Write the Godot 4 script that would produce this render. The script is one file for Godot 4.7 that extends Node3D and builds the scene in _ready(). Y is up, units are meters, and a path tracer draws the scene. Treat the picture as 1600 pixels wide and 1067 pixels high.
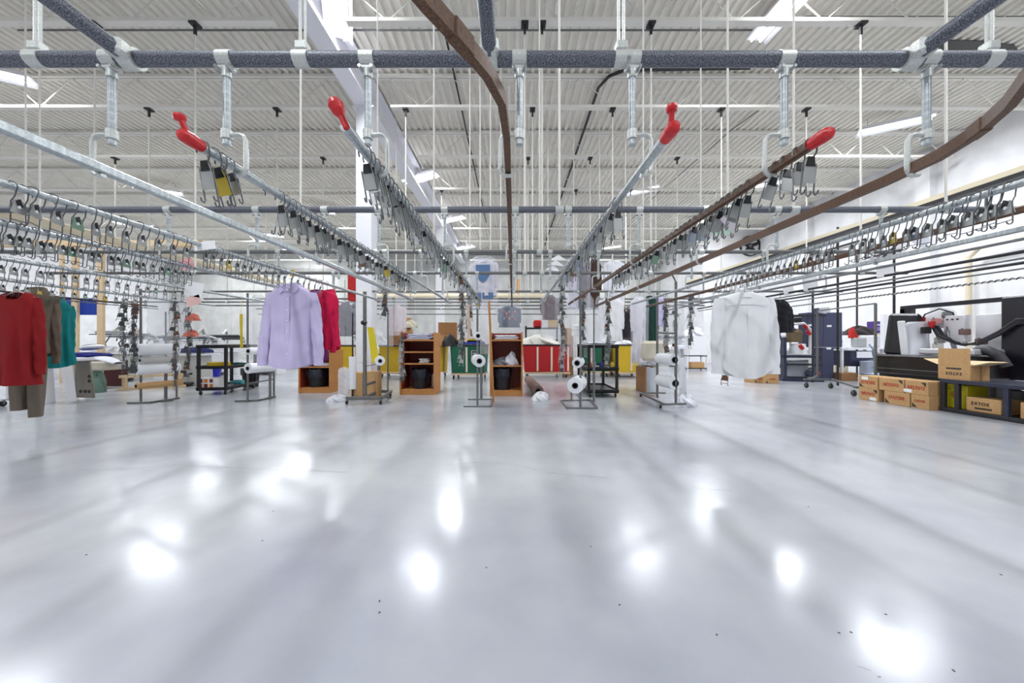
extends Node3D
# A laundry and dry-cleaning hall: sorting rails hung from a pipe grid under a steel joist roof.
const F := 550.0            # focal length in pixels of the 1600 x 1067 frame
const RAIL := 1.593         # height of the sorting rails
const PIPE := 1.97          # height of the pipe grid
const DECK := 6.15          # underside of the roof deck
var rng := RandomNumberGenerator.new()
var names := {}
var mats := {}
var texs := {}
var clip_src := {}

# ------------------------------------------------------------------ measuring
func at(x: float, y: float, depth: float) -> Vector3:
	return Vector3((x - 800.0) * depth / F, 1.0 + (533.5 - y) * depth / F, -depth)

func fl(x: float, y: float) -> Vector3:        # a point on the floor
	return at(x, y, F / (y - 533.5)) * Vector3(1, 0, 1)

# ------------------------------------------------------------------ mesh building
class MB:
	var v := PackedVector3Array()
	var n := PackedVector3Array()
	var i := PackedInt32Array()
	func quad(a: Vector3, b: Vector3, c: Vector3, d: Vector3) -> void:
		var m = (c - a).cross(d - b).normalized()
		var k = v.size()
		v.append_array([a, b, c, d])
		n.append_array([m, m, m, m])
		i.append_array([k, k + 2, k + 1, k, k + 3, k + 2])
	func tri(a: Vector3, b: Vector3, c: Vector3) -> void:
		var m = (b - a).cross(c - a).normalized()
		var k = v.size()
		v.append_array([a, b, c])
		n.append_array([m, m, m])
		i.append_array([k, k + 2, k + 1])
	func box(c: Vector3, s: Vector3, b := Basis.IDENTITY, bev := 0.0) -> MB:
		var h = s * 0.5
		var e = minf(bev, minf(h.x, minf(h.y, h.z)) * 0.9)
		var ax = [Vector3(1, 0, 0), Vector3(0, 1, 0), Vector3(0, 0, 1)]
		for k in 3:
			var u: Vector3 = ax[(k + 1) % 3]
			var w: Vector3 = ax[(k + 2) % 3]
			var hu: float = h[(k + 1) % 3] - e
			var hw: float = h[(k + 2) % 3] - e
			for sg in [1.0, -1.0]:
				var o: Vector3 = ax[k] * h[k] * sg
				var us = u * hu * sg
				var p = [o - us - w * hw, o + us - w * hw, o + us + w * hw, o - us + w * hw]
				quad(c + b * p[0], c + b * p[1], c + b * p[2], c + b * p[3])
			if e > 0.0:
				for su in [1.0, -1.0]:
					for sw in [1.0, -1.0]:
						var p1: Vector3 = u * h[(k + 1) % 3] * su + w * hw * sw
						var p2: Vector3 = u * hu * su + w * h[(k + 2) % 3] * sw
						var l: Vector3 = ax[k] * (h[k] - e)
						if su * sw > 0:
							quad(c + b * (p1 - l), c + b * (p2 - l), c + b * (p2 + l), c + b * (p1 + l))
						else:
							quad(c + b * (p1 + l), c + b * (p2 + l), c + b * (p2 - l), c + b * (p1 - l))
		if e > 0.0:
			for sx in [1.0, -1.0]:
				for sy in [1.0, -1.0]:
					for sz in [1.0, -1.0]:
						var q = Vector3(sx, sy, sz)
						var px = q * Vector3(h.x, h.y - e, h.z - e)
						var py = q * Vector3(h.x - e, h.y, h.z - e)
						var pz = q * Vector3(h.x - e, h.y - e, h.z)
						if sx * sy * sz > 0:
							tri(c + b * px, c + b * py, c + b * pz)
						else:
							tri(c + b * px, c + b * pz, c + b * py)
		return self
	func bar(a: Vector3, b: Vector3, w: float, t: float, bev := 0.0) -> MB:      # square bar from a to b
		var d = (b - a).normalized()
		var s = d.cross(Vector3.UP)
		if s.length() < 0.01:
			s = Vector3.RIGHT
		s = s.normalized()
		return box((a + b) * 0.5, Vector3(w, t, a.distance_to(b)), Basis(s, d.cross(s).normalized(), d), bev)
	func tube(pts: Array, r: float, sides := 8, r2 := -1.0, flat := 1.0) -> MB:
		var cnt = pts.size()
		var t0: Vector3 = (pts[1] - pts[0]).normalized()
		var u = t0.cross(Vector3.UP)
		if u.length() < 0.05:
			u = Vector3.RIGHT
		u = u.normalized()
		var base = v.size()
		for j in cnt:
			var t: Vector3 = (pts[mini(j + 1, cnt - 1)] - pts[maxi(j - 1, 0)]).normalized()
			u = (u - t * u.dot(t)).normalized()
			var w = t.cross(u)
			var rr = r if r2 < 0.0 else lerpf(r, r2, float(j) / (cnt - 1))
			for k in sides:
				var a = TAU * k / sides
				var q = u * cos(a) + w * sin(a) * flat
				v.append(pts[j] + q * rr)
				n.append((u * cos(a) * flat + w * sin(a)).normalized())
		for j in cnt - 1:
			for k in sides:
				var a = base + j * sides + k
				var b = base + j * sides + (k + 1) % sides
				i.append_array([a, b + sides, b, a, a + sides, b + sides])
		for e in [0, cnt - 1]:
			var d: Vector3 = (pts[0] - pts[1]).normalized() if e == 0 else (pts[cnt - 1] - pts[cnt - 2]).normalized()
			var k0 = v.size()
			for k in sides:
				v.append(v[base + e * sides + k])
				n.append(d)
			for k in sides - 2:
				i.append_array([k0, k0 + k + 1, k0 + k + 2] if e == 0 else [k0, k0 + k + 2, k0 + k + 1])
		return self
	func lathe(prof: Array, o: Vector3, b := Basis.IDENTITY, sides := 20) -> MB:     # prof: Vector2(radius, height)
		for j in prof.size() - 1:
			var p: Vector2 = prof[j]
			var q: Vector2 = prof[j + 1]
			var d = (q - p).normalized()
			var k0 = v.size()
			for k in sides + 1:
				var a = TAU * k / sides
				var c = Vector3(cos(a), 0, sin(a))
				v.append(o + b * (c * p.x + Vector3(0, p.y, 0)))
				v.append(o + b * (c * q.x + Vector3(0, q.y, 0)))
				var m = (b * (c * d.y + Vector3(0, -d.x, 0))).normalized()
				n.append_array([m, m])
			for k in sides:
				var a = k0 + k * 2
				i.append_array([a, a + 2, a + 1, a + 1, a + 2, a + 3])
		return self
	func prism(poly: Array, z0: float, z1: float, o := Vector3.ZERO, b := Basis.IDENTITY) -> MB:
		var pp = PackedVector2Array(poly)
		if not Geometry2D.is_polygon_clockwise(pp):
			pp.reverse()
		var c = pp.size()
		for j in c:
			var p = pp[j]
			var q = pp[(j + 1) % c]
			quad(o + b * Vector3(q.x, q.y, z0), o + b * Vector3(p.x, p.y, z0), o + b * Vector3(p.x, p.y, z1), o + b * Vector3(q.x, q.y, z1))
		var ts = Geometry2D.triangulate_polygon(pp)
		for j in range(0, ts.size(), 3):
			var x = pp[ts[j]]
			var y = pp[ts[j + 1]]
			var z = pp[ts[j + 2]]
			if (y - x).cross(z - x) < 0:
				var s = y
				y = z
				z = s
			tri(o + b * Vector3(x.x, x.y, z1), o + b * Vector3(y.x, y.y, z1), o + b * Vector3(z.x, z.y, z1))
			tri(o + b * Vector3(x.x, x.y, z0), o + b * Vector3(z.x, z.y, z0), o + b * Vector3(y.x, y.y, z0))
		return self
	func grid(rows: Array, wrap := false) -> MB:             # rows of points, smooth
		var h = rows.size()
		var w: int = rows[0].size()
		var k0 = v.size()
		for j in h:
			for k in w:
				var l: Vector3 = rows[j][(k - 1 + w) % w] if wrap else rows[j][maxi(k - 1, 0)]
				var r: Vector3 = rows[j][(k + 1) % w] if wrap else rows[j][mini(k + 1, w - 1)]
				var u: Vector3 = rows[maxi(j - 1, 0)][k]
				var d: Vector3 = rows[mini(j + 1, h - 1)][k]
				v.append(rows[j][k])
				n.append((d - u).cross(r - l).normalized())
		for j in h - 1:
			for k in (w if wrap else w - 1):
				var a = k0 + j * w + k
				var b = k0 + j * w + (k + 1) % w
				i.append_array([a, b, a + w, b, b + w, a + w])
		return self
	func mesh() -> ArrayMesh:
		var a = []
		a.resize(Mesh.ARRAY_MAX)
		a[Mesh.ARRAY_VERTEX] = v
		a[Mesh.ARRAY_NORMAL] = n
		a[Mesh.ARRAY_INDEX] = i
		var m = ArrayMesh.new()
		m.add_surface_from_arrays(Mesh.PRIMITIVE_TRIANGLES, a)
		return m

func mb() -> MB:
	return MB.new()

# ------------------------------------------------------------------ naming
func numbered(called: String) -> String:
	if not names.has(called):
		names[called] = 0
		return called
	names[called] += 1
	return "%s_%03d" % [called, names[called]]

func tag(o: Node3D, label: String, category: String, group := "") -> Node3D:
	o.set_meta("label", label)
	o.set_meta("category", category)
	if group:
		o.set_meta("group", group)
	return o

func thing(called: String, label: String, category: String, where := Vector3.ZERO, turn := 0.0, group := "") -> Node3D:
	var o = Node3D.new()
	o.name = numbered(called)
	add_child(o)
	o.position = where
	o.rotation.y = deg_to_rad(turn)
	return tag(o, label, category, group)

func part(called: String, m, mat: Material, parent: Node3D, where := Vector3.ZERO, b := Basis.IDENTITY) -> MeshInstance3D:
	var o = MeshInstance3D.new()
	o.mesh = m if m is Mesh else m.mesh()
	o.material_override = mat
	o.name = called if parent != self else numbered(called)
	parent.add_child(o, true)
	o.transform = Transform3D(b, where)
	return o

func structure(called: String, m, mat: Material, label := "", category := "") -> MeshInstance3D:
	var o = part(called, m, mat, self)
	o.set_meta("kind", "structure")
	if label:
		tag(o, label, category)
	return o

func one(called: String, label: String, category: String, m, mat: Material, where := Vector3.ZERO, b := Basis.IDENTITY, group := "") -> MeshInstance3D:
	return tag(part(called, m, mat, self, where, b), label, category, group)

func copy(o: Node3D, label: String, group := "") -> Node3D:
	var c: Node3D = o.duplicate()
	c.name = numbered(String(o.get_meta("base_name", String(o.name))))
	add_child(c)
	c.set_meta("label", label)
	if group:
		c.set_meta("group", group)
	return c

# ------------------------------------------------------------------ materials
func noise_tex(key: String, kind: int, freq: float, c0: Color, c1: Color, size := 512, oct := 4, c_mid = null, sharp := 1.0) -> ImageTexture:
	if texs.has(key):
		return texs[key]
	var f = FastNoiseLite.new()
	f.seed = key.hash() & 0xffff
	f.noise_type = kind
	f.frequency = freq
	f.fractal_octaves = oct
	var g = tile(f, size)
	var dat = g.get_data()
	var out = PackedByteArray()
	out.resize(size * size * 3)
	var lut = []
	for k in 256:
		var t = clampf((k / 255.0 - 0.5) * sharp + 0.5, 0, 1)
		var c: Color = c0.lerp(c1, t)
		if c_mid != null:
			c = c0.lerp(c_mid, t * 2.0) if t < 0.5 else (c_mid as Color).lerp(c1, t * 2.0 - 1.0)
		lut.append([int(c.r * 255), int(c.g * 255), int(c.b * 255)])
	for k in dat.size():
		var l: Array = lut[dat[k]]
		out[k * 3] = l[0]
		out[k * 3 + 1] = l[1]
		out[k * 3 + 2] = l[2]
	var im = Image.create_from_data(size, size, false, Image.FORMAT_RGB8, out)
	texs[key] = ImageTexture.create_from_image(im)
	return texs[key]

func tile(f: FastNoiseLite, size: int) -> Image:          # noise mirrored in both directions, so that it repeats without a seam
	var h = size / 2
	var q = f.get_image(h, h)
	q.convert(Image.FORMAT_L8)
	var out = Image.create(size, size, false, Image.FORMAT_L8)
	for k in 4:
		var c = q.duplicate()
		if k % 2 == 1:
			c.flip_x()
		if k / 2 == 1:
			c.flip_y()
		out.blit_rect(c, Rect2i(0, 0, h, h), Vector2i((k % 2) * h, (k / 2) * h))
	return out

func mat(c: Color, rough := 0.7, metal := 0.0, extra := {}) -> StandardMaterial3D:
	var key = "%s|%.2f|%.2f|%s" % [c.to_html(), rough, metal, str(extra)]
	if mats.has(key):
		return mats[key]
	var m = StandardMaterial3D.new()
	m.albedo_color = c
	m.roughness = rough
	m.metallic = metal
	for k in extra:
		m.set(k, extra[k])
	mats[key] = m
	return m

func tri_mat(tex: Texture2D, scale: Vector3, rough := 0.7, metal := 0.0, extra := {}) -> StandardMaterial3D:
	var m = StandardMaterial3D.new()
	m.albedo_texture = tex
	m.uv1_triplanar = true
	m.uv1_scale = scale
	m.roughness = rough
	m.metallic = metal
	for k in extra:
		m.set(k, extra[k])
	return m

func rgb(r: int, g: int, b: int) -> Color:
	return Color8(r, g, b)

func film(a := 0.35, c := Color(0.93, 0.94, 0.97)) -> StandardMaterial3D:
	return mat(Color(c.r, c.g, c.b, a), 0.3, 0.0, {"transparency": BaseMaterial3D.TRANSPARENCY_ALPHA, "cull_mode": BaseMaterial3D.CULL_DISABLED})

func word(parent: Node3D, s: String, size: float, m: Material, where: Vector3, b := Basis.IDENTITY, called := "lettering") -> MeshInstance3D:
	var t = TextMesh.new()
	t.text = s
	var ft = SystemFont.new()
	ft.font_names = PackedStringArray(["Droid Sans"])
	ft.font_weight = 700
	t.font = ft
	t.font_size = 32
	t.pixel_size = size / 24.0
	t.depth = 0.002
	t.curve_step = 2.0
	return part(called, t, m, parent, where, b)

var M := {}
func make_materials() -> void:
	M.paint = tri_mat(noise_tex("ceil", FastNoiseLite.TYPE_SIMPLEX_SMOOTH, 0.012, rgb(224, 220, 210), rgb(240, 236, 227)), Vector3(.35, .35, .35), .75)
	M.joist = mat(rgb(234, 231, 223), .6)
	M.wall = tri_mat(noise_tex("wall", FastNoiseLite.TYPE_SIMPLEX_SMOOTH, 0.01, rgb(226, 226, 228), rgb(242, 242, 243)), Vector3(.3, .3, .3), .8)
	M.backwall = tri_mat(noise_tex("bwall", FastNoiseLite.TYPE_SIMPLEX_SMOOTH, 0.01, rgb(186, 187, 184), rgb(206, 206, 203)), Vector3(.3, .3, .3), .8)
	M.white = mat(rgb(236, 236, 240), .45)
	M.column = mat(rgb(238, 238, 244), .5)
	M.galv = tri_mat(noise_tex("galv", FastNoiseLite.TYPE_CELLULAR, 0.05, rgb(150, 157, 160), rgb(205, 212, 214), 256, 2), Vector3(6, 6, 6), .34, .55)
	M.galv_dark = tri_mat(noise_tex("galvd", FastNoiseLite.TYPE_SIMPLEX, 0.09, rgb(58, 62, 72), rgb(150, 154, 164), 512, 5, rgb(94, 98, 108), 1.5), Vector3(3, 3, 3), .5, .3)
	M.zinc = tri_mat(noise_tex("zinc", FastNoiseLite.TYPE_SIMPLEX, 0.06, rgb(186, 190, 186), rgb(222, 224, 220), 256, 3), Vector3(8, 8, 8), .4, .45)
	M.steel = mat(rgb(128, 130, 132), .35, .7)
	M.steel_grey = mat(rgb(116, 117, 116), .45, .45)
	M.chrome = mat(rgb(190, 192, 194), .22, .85)
	M.rust = tri_mat(noise_tex("rust", FastNoiseLite.TYPE_SIMPLEX, 0.06, rgb(62, 42, 32), rgb(120, 86, 58), 256, 4), Vector3(7, 7, 7), .45, .3)
	M.dark = mat(rgb(46, 46, 50), .5, .2)
	M.black = mat(rgb(22, 22, 26), .4)
	M.blackm = mat(rgb(30, 30, 34), .55)
	M.red = mat(rgb(196, 30, 36), .35)
	M.wire = mat(rgb(104, 106, 108), .35, .7)
	M.plate = mat(rgb(172, 174, 172), .4, .5)
	M.card = tri_mat(noise_tex("card", FastNoiseLite.TYPE_SIMPLEX, 0.03, rgb(186, 146, 98), rgb(204, 164, 114), 256, 4), Vector3(2, 6, 2), .85)
	M.card_dark = tri_mat(noise_tex("cardd", FastNoiseLite.TYPE_SIMPLEX, 0.03, rgb(150, 108, 70), rgb(172, 128, 86), 256, 4), Vector3(2, 6, 2), .85)
	M.tape = mat(rgb(206, 172, 122), .35)
	M.wood = tri_mat(noise_tex("wood", FastNoiseLite.TYPE_SIMPLEX, 0.02, rgb(172, 112, 54), rgb(206, 148, 84), 256, 4), Vector3(9, .9, 9), .55)
	M.redwood = tri_mat(noise_tex("redw", FastNoiseLite.TYPE_SIMPLEX, 0.02, rgb(118, 38, 26), rgb(146, 56, 38), 256, 4), Vector3(9, .9, 9), .5)
	M.pine = tri_mat(noise_tex("pine", FastNoiseLite.TYPE_SIMPLEX, 0.02, rgb(214, 186, 146), rgb(232, 208, 172), 256, 4), Vector3(9, 1.2, 9), .7)
	M.cream = mat(rgb(226, 214, 186), .5)
	M.yellow = mat(rgb(214, 178, 34), .6)
	M.binred = mat(rgb(188, 26, 30), .6)
	M.green = mat(rgb(18, 96, 70), .6)
	M.blue = mat(rgb(20, 60, 160), .5)
	M.paper = mat(rgb(240, 240, 240), .8)
	M.linen = mat(rgb(226, 228, 236), .9)
	M.navy = mat(rgb(58, 62, 92), .45)
	M.greyp = mat(rgb(190, 190, 186), .5)
	M.print = mat(rgb(176, 58, 40), .7)
	M.ink = mat(rgb(54, 50, 46), .7)
	M.core = mat(rgb(24, 24, 28), .7)
	M.rollw = mat(rgb(236, 238, 242), .35)

# ------------------------------------------------------------------ the scene
func _ready() -> void:
	rng.seed = 4711
	var cam = Camera3D.new()
	cam.name = "camera"
	cam.position = Vector3(0, 1, 0)
	cam.fov = rad_to_deg(2.0 * atan(533.5 / F))
	cam.near = 0.05
	cam.far = 100.0
	add_child(cam)
	cam.current = true
	var we = WorldEnvironment.new()
	var env = Environment.new()
	env.background_mode = Environment.BG_COLOR
	env.background_color = Color(0.02, 0.02, 0.02)
	env.tonemap_mode = Environment.TONE_MAPPER_LINEAR
	env.tonemap_exposure = 1.0
	env.sdfgi_enabled = true
	env.ssao_enabled = true
	env.ssil_enabled = true
	we.environment = env
	add_child(we)
	make_materials()
	build_lights()
	build_shell()
	build_roof_steel()
	build_pipes()
	build_rails()
	build_clips()
	build_garments()
	build_left()
	build_centre()
	build_right()
	build_far()

# ------------------------------------------------------------------ lights
const LAMP_POWER := 15.0
func build_lights() -> void:
	var body = mb().box(Vector3(0, .045, 0), Vector3(.3, .05, 1.24), Basis.IDENTITY, .01)
	body.quad(Vector3(-.15, .02, -.62), Vector3(-.15, .02, .62), Vector3(-.2, -.03, .62), Vector3(-.2, -.03, -.62))
	body.quad(Vector3(.2, -.03, -.62), Vector3(.2, -.03, .62), Vector3(.15, .02, .62), Vector3(.15, .02, -.62))
	var body_m = body.mesh()
	var tube_m = mb().tube([Vector3(0, 0, -.59), Vector3(0, 0, .59)], .016, 8).mesh()
	var rod_m = mb().tube([Vector3(0, .07, 0), Vector3(0, 1, 0)], .004, 5).mesh()
	var glow = mat(Color(1, 1, 1), .5, 0, {"emission_enabled": true, "emission": Color(.95, .97, 1), "emission_energy_multiplier": 4.0})
	# each row: x, depth, turn in degrees
	var spots = [[-2.53, 5.1, 24], [3.98, 5.1, 4], [-2.75, 10.45, 62], [4.1, 11.35, 62], [8.6, 7.9, 60], [8.0, 10.8, 60], [7.7, 14.2, 60], [-2.42, 14.0, 60], [-2.5, 18.2, 60], [5.0, 18.2, 60],
		[-11.4, 11.3, -62], [-15.7, 14.6, -62], [-15.8, 18.1, -62], [-11.1, 16.0, -62], [-11.6, 18.9, -62], [-7.2, 13.0, -62], [-9.5, 6.3, -62],
		[-2.5, -.4, 10], [4.0, -.4, 10], [8.6, 1.6, 10], [-9.0, .6, 10], [-15.5, 5.4, 10], [-2.5, -5.0, 10], [4.0, -5.0, 10], [-9.0, -5.0, 10]]
	var lamp_where = ["beside the girder at the top edge, left of centre", "at the top edge, right of centre", "beside the girder, left of the middle track", "near the red-capped grey rail", "at upper right near the white wall", "behind the brown rail's clips", "far right by the mint heater", "farther along the girder", "farthest along the girder", "far away, right of centre",
		"at far left above the second crossing pipe", "at far left just below the second crossing pipe", "farthest left, low over the clip rails", "left of the column in the distance", "farthest away over the lilac shirt", "left of the column in mid distance", "at far left near the viewer"]
	var li = -1
	for s in spots:
		li += 1
		var t = thing("ceiling_lamp", "twin-tube fluorescent lamp " + (lamp_where[li] if li < lamp_where.size() else "overhead behind the viewer"), "lamp", Vector3(s[0], 5.86, -s[1]), s[2], "fluorescent ceiling lamps")
		part("housing", body_m, M.white, t)
		for x in [-.075, .075]:
			part("tube", tube_m, glow, t, Vector3(x, -.012, 0))
		for z in [-.45, .45]:
			part("hanger_rod", rod_m, M.wire, t, Vector3(0, 0, z), Basis.from_scale(Vector3(1, .27, 1)))
		var l = AreaLight3D.new()
		l.name = "lamp_light"
		l.area_size = Vector2(.3, 1.2)
		l.light_color = Color(.965, .98, 1.0)
		l.light_energy = LAMP_POWER
		l.area_range = 60.0
		l.shadow_enabled = true
		t.add_child(l)
		l.position = Vector3(0, -.035, 0)
		l.rotation_degrees.x = -90

# ------------------------------------------------------------------ shell
func build_shell() -> void:
	var X0 = -20.0
	var X1 = 11.15
	var Z0 = -20.5
	var Z1 = 9.0
	var tex = floor_texture()
	var fm = StandardMaterial3D.new()
	fm.albedo_texture = tex
	fm.uv1_triplanar = true
	fm.uv1_world_triplanar = true
	fm.uv1_scale = Vector3(.06, .06, .06)
	fm.uv1_offset = Vector3(.23, 0, .31)
	fm.roughness = 1.0
	fm.roughness_texture = noise_tex("floor_rough", FastNoiseLite.TYPE_SIMPLEX, .02, Color(.15, .15, .15), Color(.25, .25, .25), 512, 5)
	fm.roughness_texture_channel = BaseMaterial3D.TEXTURE_CHANNEL_GREEN
	fm.metallic_specular = .55
	var floor_o = structure("floor", mb().box(Vector3((X0 + X1) / 2, -.1, (Z0 + Z1) / 2), Vector3(X1 - X0, .2, Z1 - Z0)), fm, "polished pale grey concrete floor with hairline cracks", "floor")
	structure("wall_left", mb().box(Vector3(X0 - .15, 3.1, (Z0 + Z1) / 2), Vector3(.3, 6.6, Z1 - Z0)), M.wall, "white painted wall along the left side of the hall", "wall")
	structure("wall_right", mb().box(Vector3(X1 + .15, 3.1, (Z0 + Z1) / 2), Vector3(.3, 6.6, Z1 - Z0)), M.wall, "white painted block wall along the right side", "wall")
	structure("wall_back", mb().box(Vector3((X0 + X1) / 2, 3.1, Z0 - .15), Vector3(X1 - X0 + .6, 6.6, .3)), M.backwall, "pale grey panelled wall at the far end", "wall")
	structure("wall_front", mb().box(Vector3((X0 + X1) / 2, 3.1, Z1 + .15), Vector3(X1 - X0 + .6, 6.6, .3)), M.wall, "white wall behind the viewer", "wall")
	var wt = structure("wall_alcove", mb().box(Vector3(9.9, 3.06, -18.2), Vector3(2.5, 6.1, 4.6)), M.wall, "projecting block wall carrying a round fan in the far corner", "wall")
	wt.set_meta("kind", "structure")
	# back wall panel seams as proud ribs
	var wb: Node3D = get_node("wall_back")
	var rib = mb().box(Vector3.ZERO, Vector3(.04, 4.0, .03)).mesh()
	for k in 22:
		part("panel_rib", rib, M.backwall, wb, Vector3(-19.0 + k * 1.32, 2.6, Z0 + .015))
	# block wall piers on the right
	var wr: Node3D = get_node("wall_right")
	for z in [-5.6, -9.4, -13.2]:
		part("pier", mb().box(Vector3(X1 - .1, 3.0, z), Vector3(.2, 6.0, .35)), M.wall, wr)
	# corrugated deck: flutes run away from the viewer
	var d = mb()
	var x = X0
	var p = .152
	while x < X1:
		var y0 = DECK
		var y1 = DECK + .042
		var xs = [x, x + .058, x + .072, x + .138, x + p]
		var ys = [y0, y0, y1, y1, y0]
		for k in 4:
			d.quad(Vector3(xs[k], ys[k], Z0), Vector3(xs[k + 1], ys[k + 1], Z0), Vector3(xs[k + 1], ys[k + 1], Z1), Vector3(xs[k], ys[k], Z1))
		x += p
	d.box(Vector3((X0 + X1) / 2, DECK + .16, (Z0 + Z1) / 2), Vector3(X1 - X0 + .6, .2, Z1 - Z0 + .6))
	structure("ceiling", d, M.paint, "white painted corrugated steel roof deck", "ceiling")
	# floor cracks: hairline dark seams
	var crack = mat(rgb(120, 120, 120), .9)
	for c in [[[120, 735], [210, 732], [268, 727], [330, 729], [410, 733], [500, 736], [560, 738]], [[700, 727], [745, 722], [800, 725], [860, 739], [900, 743], [960, 748]], [[1082, 762], [1110, 765], [1150, 767]],
			[[1275, 707], [1305, 719], [1330, 732], [1365, 745], [1400, 755], [1445, 776]], [[1340, 1040], [1385, 1062]]]:
		var m = mb()
		var pts = []
		for q in c:
			pts.append(fl(q[0], q[1]))
		var fine = []
		for k in pts.size() - 1:
			for s in 6:
				fine.append(pts[k].lerp(pts[k + 1], s / 6.0) + Vector3(rng.randf_range(-.008, .008), 0, rng.randf_range(-.008, .008)))
		for k in fine.size() - 1:
			var a: Vector3 = fine[k] + Vector3(0, .0008, 0)
			var b: Vector3 = fine[k + 1] + Vector3(0, .0008, 0)
			var w = Vector3(0, 0, rng.randf_range(.0008, .0022))
			m.quad(a - w, a + w, b + w, b - w)
		part("crack", m, crack, floor_o)
	var chip = mb().box(Vector3.ZERO, Vector3(.007, .0015, .004)).mesh()
	for c in [[135, 867], [427, 799], [593, 939], [593, 957], [760, 887], [923, 854], [968, 945], [1120, 992], [1263, 792], [1564, 898], [1311, 989], [1490, 1048], [410, 845], [1384, 960], [1330, 988]]:
		part("chip", chip, M.ink, floor_o, fl(c[0], c[1]) + Vector3(0, .001, 0), Basis(Vector3.UP, rng.randf() * 3.0))

func floor_texture() -> ImageTexture:
	var size = 1024
	var f = FastNoiseLite.new()
	f.seed = 9
	f.frequency = .006
	f.fractal_octaves = 5
	var a = tile(f, size)
	f.seed = 31
	f.frequency = .05
	var b = tile(f, size)
	var da = a.get_data()
	var db = b.get_data()
	var out = PackedByteArray()
	out.resize(size * size * 3)
	for k in size * size:
		var t = (da[k] - 128) * .13 + (db[k] - 128) * .035
		out[k * 3] = clampi(int(178 + t), 0, 255)
		out[k * 3 + 1] = clampi(int(181 + t), 0, 255)
		out[k * 3 + 2] = clampi(int(187 + t * .8), 0, 255)
	return ImageTexture.create_from_image(Image.create_from_data(size, size, false, Image.FORMAT_RGB8, out))

# ------------------------------------------------------------------ roof steel
func build_roof_steel() -> void:
	# girder on columns, running away from the viewer
	var g = mb()
	g.box(Vector3(-2.85, 5.53, -5.8), Vector3(.3, .03, 29.0))
	g.box(Vector3(-2.85, 5.82, -5.8), Vector3(.02, .56, 29.0))
	g.box(Vector3(-2.85, 6.11, -5.8), Vector3(.3, .03, 29.0))
	structure("beam_girder", g, M.column, "white steel girder running along the roof above the columns", "beam")
	var n = 0
	for z in [6.9, 14.0, -.2]:
		if z < 0:
			continue
		var o = structure("column", mb().box(Vector3(-2.85, 2.757, -z), Vector3(.3, 5.514, .3), Basis.IDENTITY, .012), M.column, ["white painted roof column beside the pink shirt", "far white roof column under the girder"][n], "column")
		n += 1
		part("base_plate", mb().box(Vector3(-2.85, .01, -z), Vector3(.4, .02, .4)), M.greyp, o)
		part("cap_plate", mb().box(Vector3(-2.85, 5.5, -z), Vector3(.42, .03, .36)), M.column, o)
	# open web joists
	for side in 2:
		var x0: float = [-19.98, -2.69][side]
		var x1: float = [-3.01, 11.13][side]
		var top = mb()
		top.box(Vector3((x0 + x1) / 2, DECK - .03, .035), Vector3(x1 - x0, .055, .05))
		top.box(Vector3((x0 + x1) / 2, DECK - .03, -.035), Vector3(x1 - x0, .055, .05))
		var bot = mb().box(Vector3((x0 + x1) / 2 , 5.53, 0), Vector3(x1 - x0 - .7, .05, .1))
		var web = []
		var k = 0
		var x = x0 + .3
		while x < x1 - .3:
			web.append(Vector3(x, DECK - .05 if k % 2 == 0 else 5.54, 0))
			x += .62
			k += 1
		var webm = mb().tube(web, .011, 5).mesh()
		var topm = top.mesh()
		var botm = bot.mesh()
		for j in 16:
			var z = 20.0 - .4 - j * 1.826
			var t = Node3D.new()
			t.name = numbered("roof_joist")
			add_child(t)
			t.position = Vector3(0, 0, -z)
			tag(t, "white open-web steel roof joist, %s from the far wall, %s the girder" % [ordinal(j + 1), ["left of", "right of"][side]], "joist", "roof joists %s the girder" % ["left of", "right of"][side])
			t.set_meta("kind", "structure")
			part("top_chord", topm, M.joist, t)
			part("bottom_chord", botm, M.joist, t)
			part("web_bar", webm, M.joist, t)
	# conduits under the deck
	var c1 = mb().tube([Vector3(1.72, 6.05, -18.5), Vector3(1.72, 6.05, -7.0), Vector3(1.85, 6.05, -6.7), Vector3(2.1, 6.05, -6.55), Vector3(4.4, 6.05, -6.5)], .03, 6)
	one("conduit", "black conduit running along the deck then bending sideways", "conduit", c1, M.dark)
	one("conduit", "thin grey conduit crossing the roof near the top of the picture", "conduit", mb().tube([Vector3(-8, 6.04, -5.7), Vector3(4.0, 6.04, -5.7), Vector3(4.6, 6.07, -5.5), Vector3(9, 6.07, -5.5)], .014, 6), M.steel_grey)
	one("conduit", "thin dark conduit on the deck beside the girder", "conduit", mb().tube([Vector3(-1.1, 6.07, -4.2), Vector3(-1.1, 6.07, -15)], .02, 6), M.dark)
	one("conduit", "thin sagging cable strung diagonally under the joists at right", "cable", mb().tube([at(1270, 112, 6.9), at(1140, 205, 8.4), at(1110, 232, 8.9), at(1030, 300, 11.5), at(985, 345, 14.5)], .012, 5), M.steel_grey)
	one("roof_patch", "blackened burnt patch on the roof deck at upper right", "patch", mb().prism([Vector2(7.25, 0), Vector2(7.3, .25), Vector2(7.9, .34), Vector2(8.5, .3), Vector2(8.8, .42), Vector2(9.1, .3), Vector2(8.7, .1), Vector2(8.0, .02)], 0, .008, Vector3(0, DECK - .012, -6.0), Basis(Vector3.RIGHT, -PI / 2)), M.black)

# ------------------------------------------------------------------ pipe grid
func pipe_x(called: String, label: String, x0: float, x1: float, y: float, z: float, r: float, m: Material) -> void:
	one(called, label, "pipe", mb().tube([Vector3(x0, y, -z), Vector3(x1, y, -z)], r, 14), m)

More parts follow.
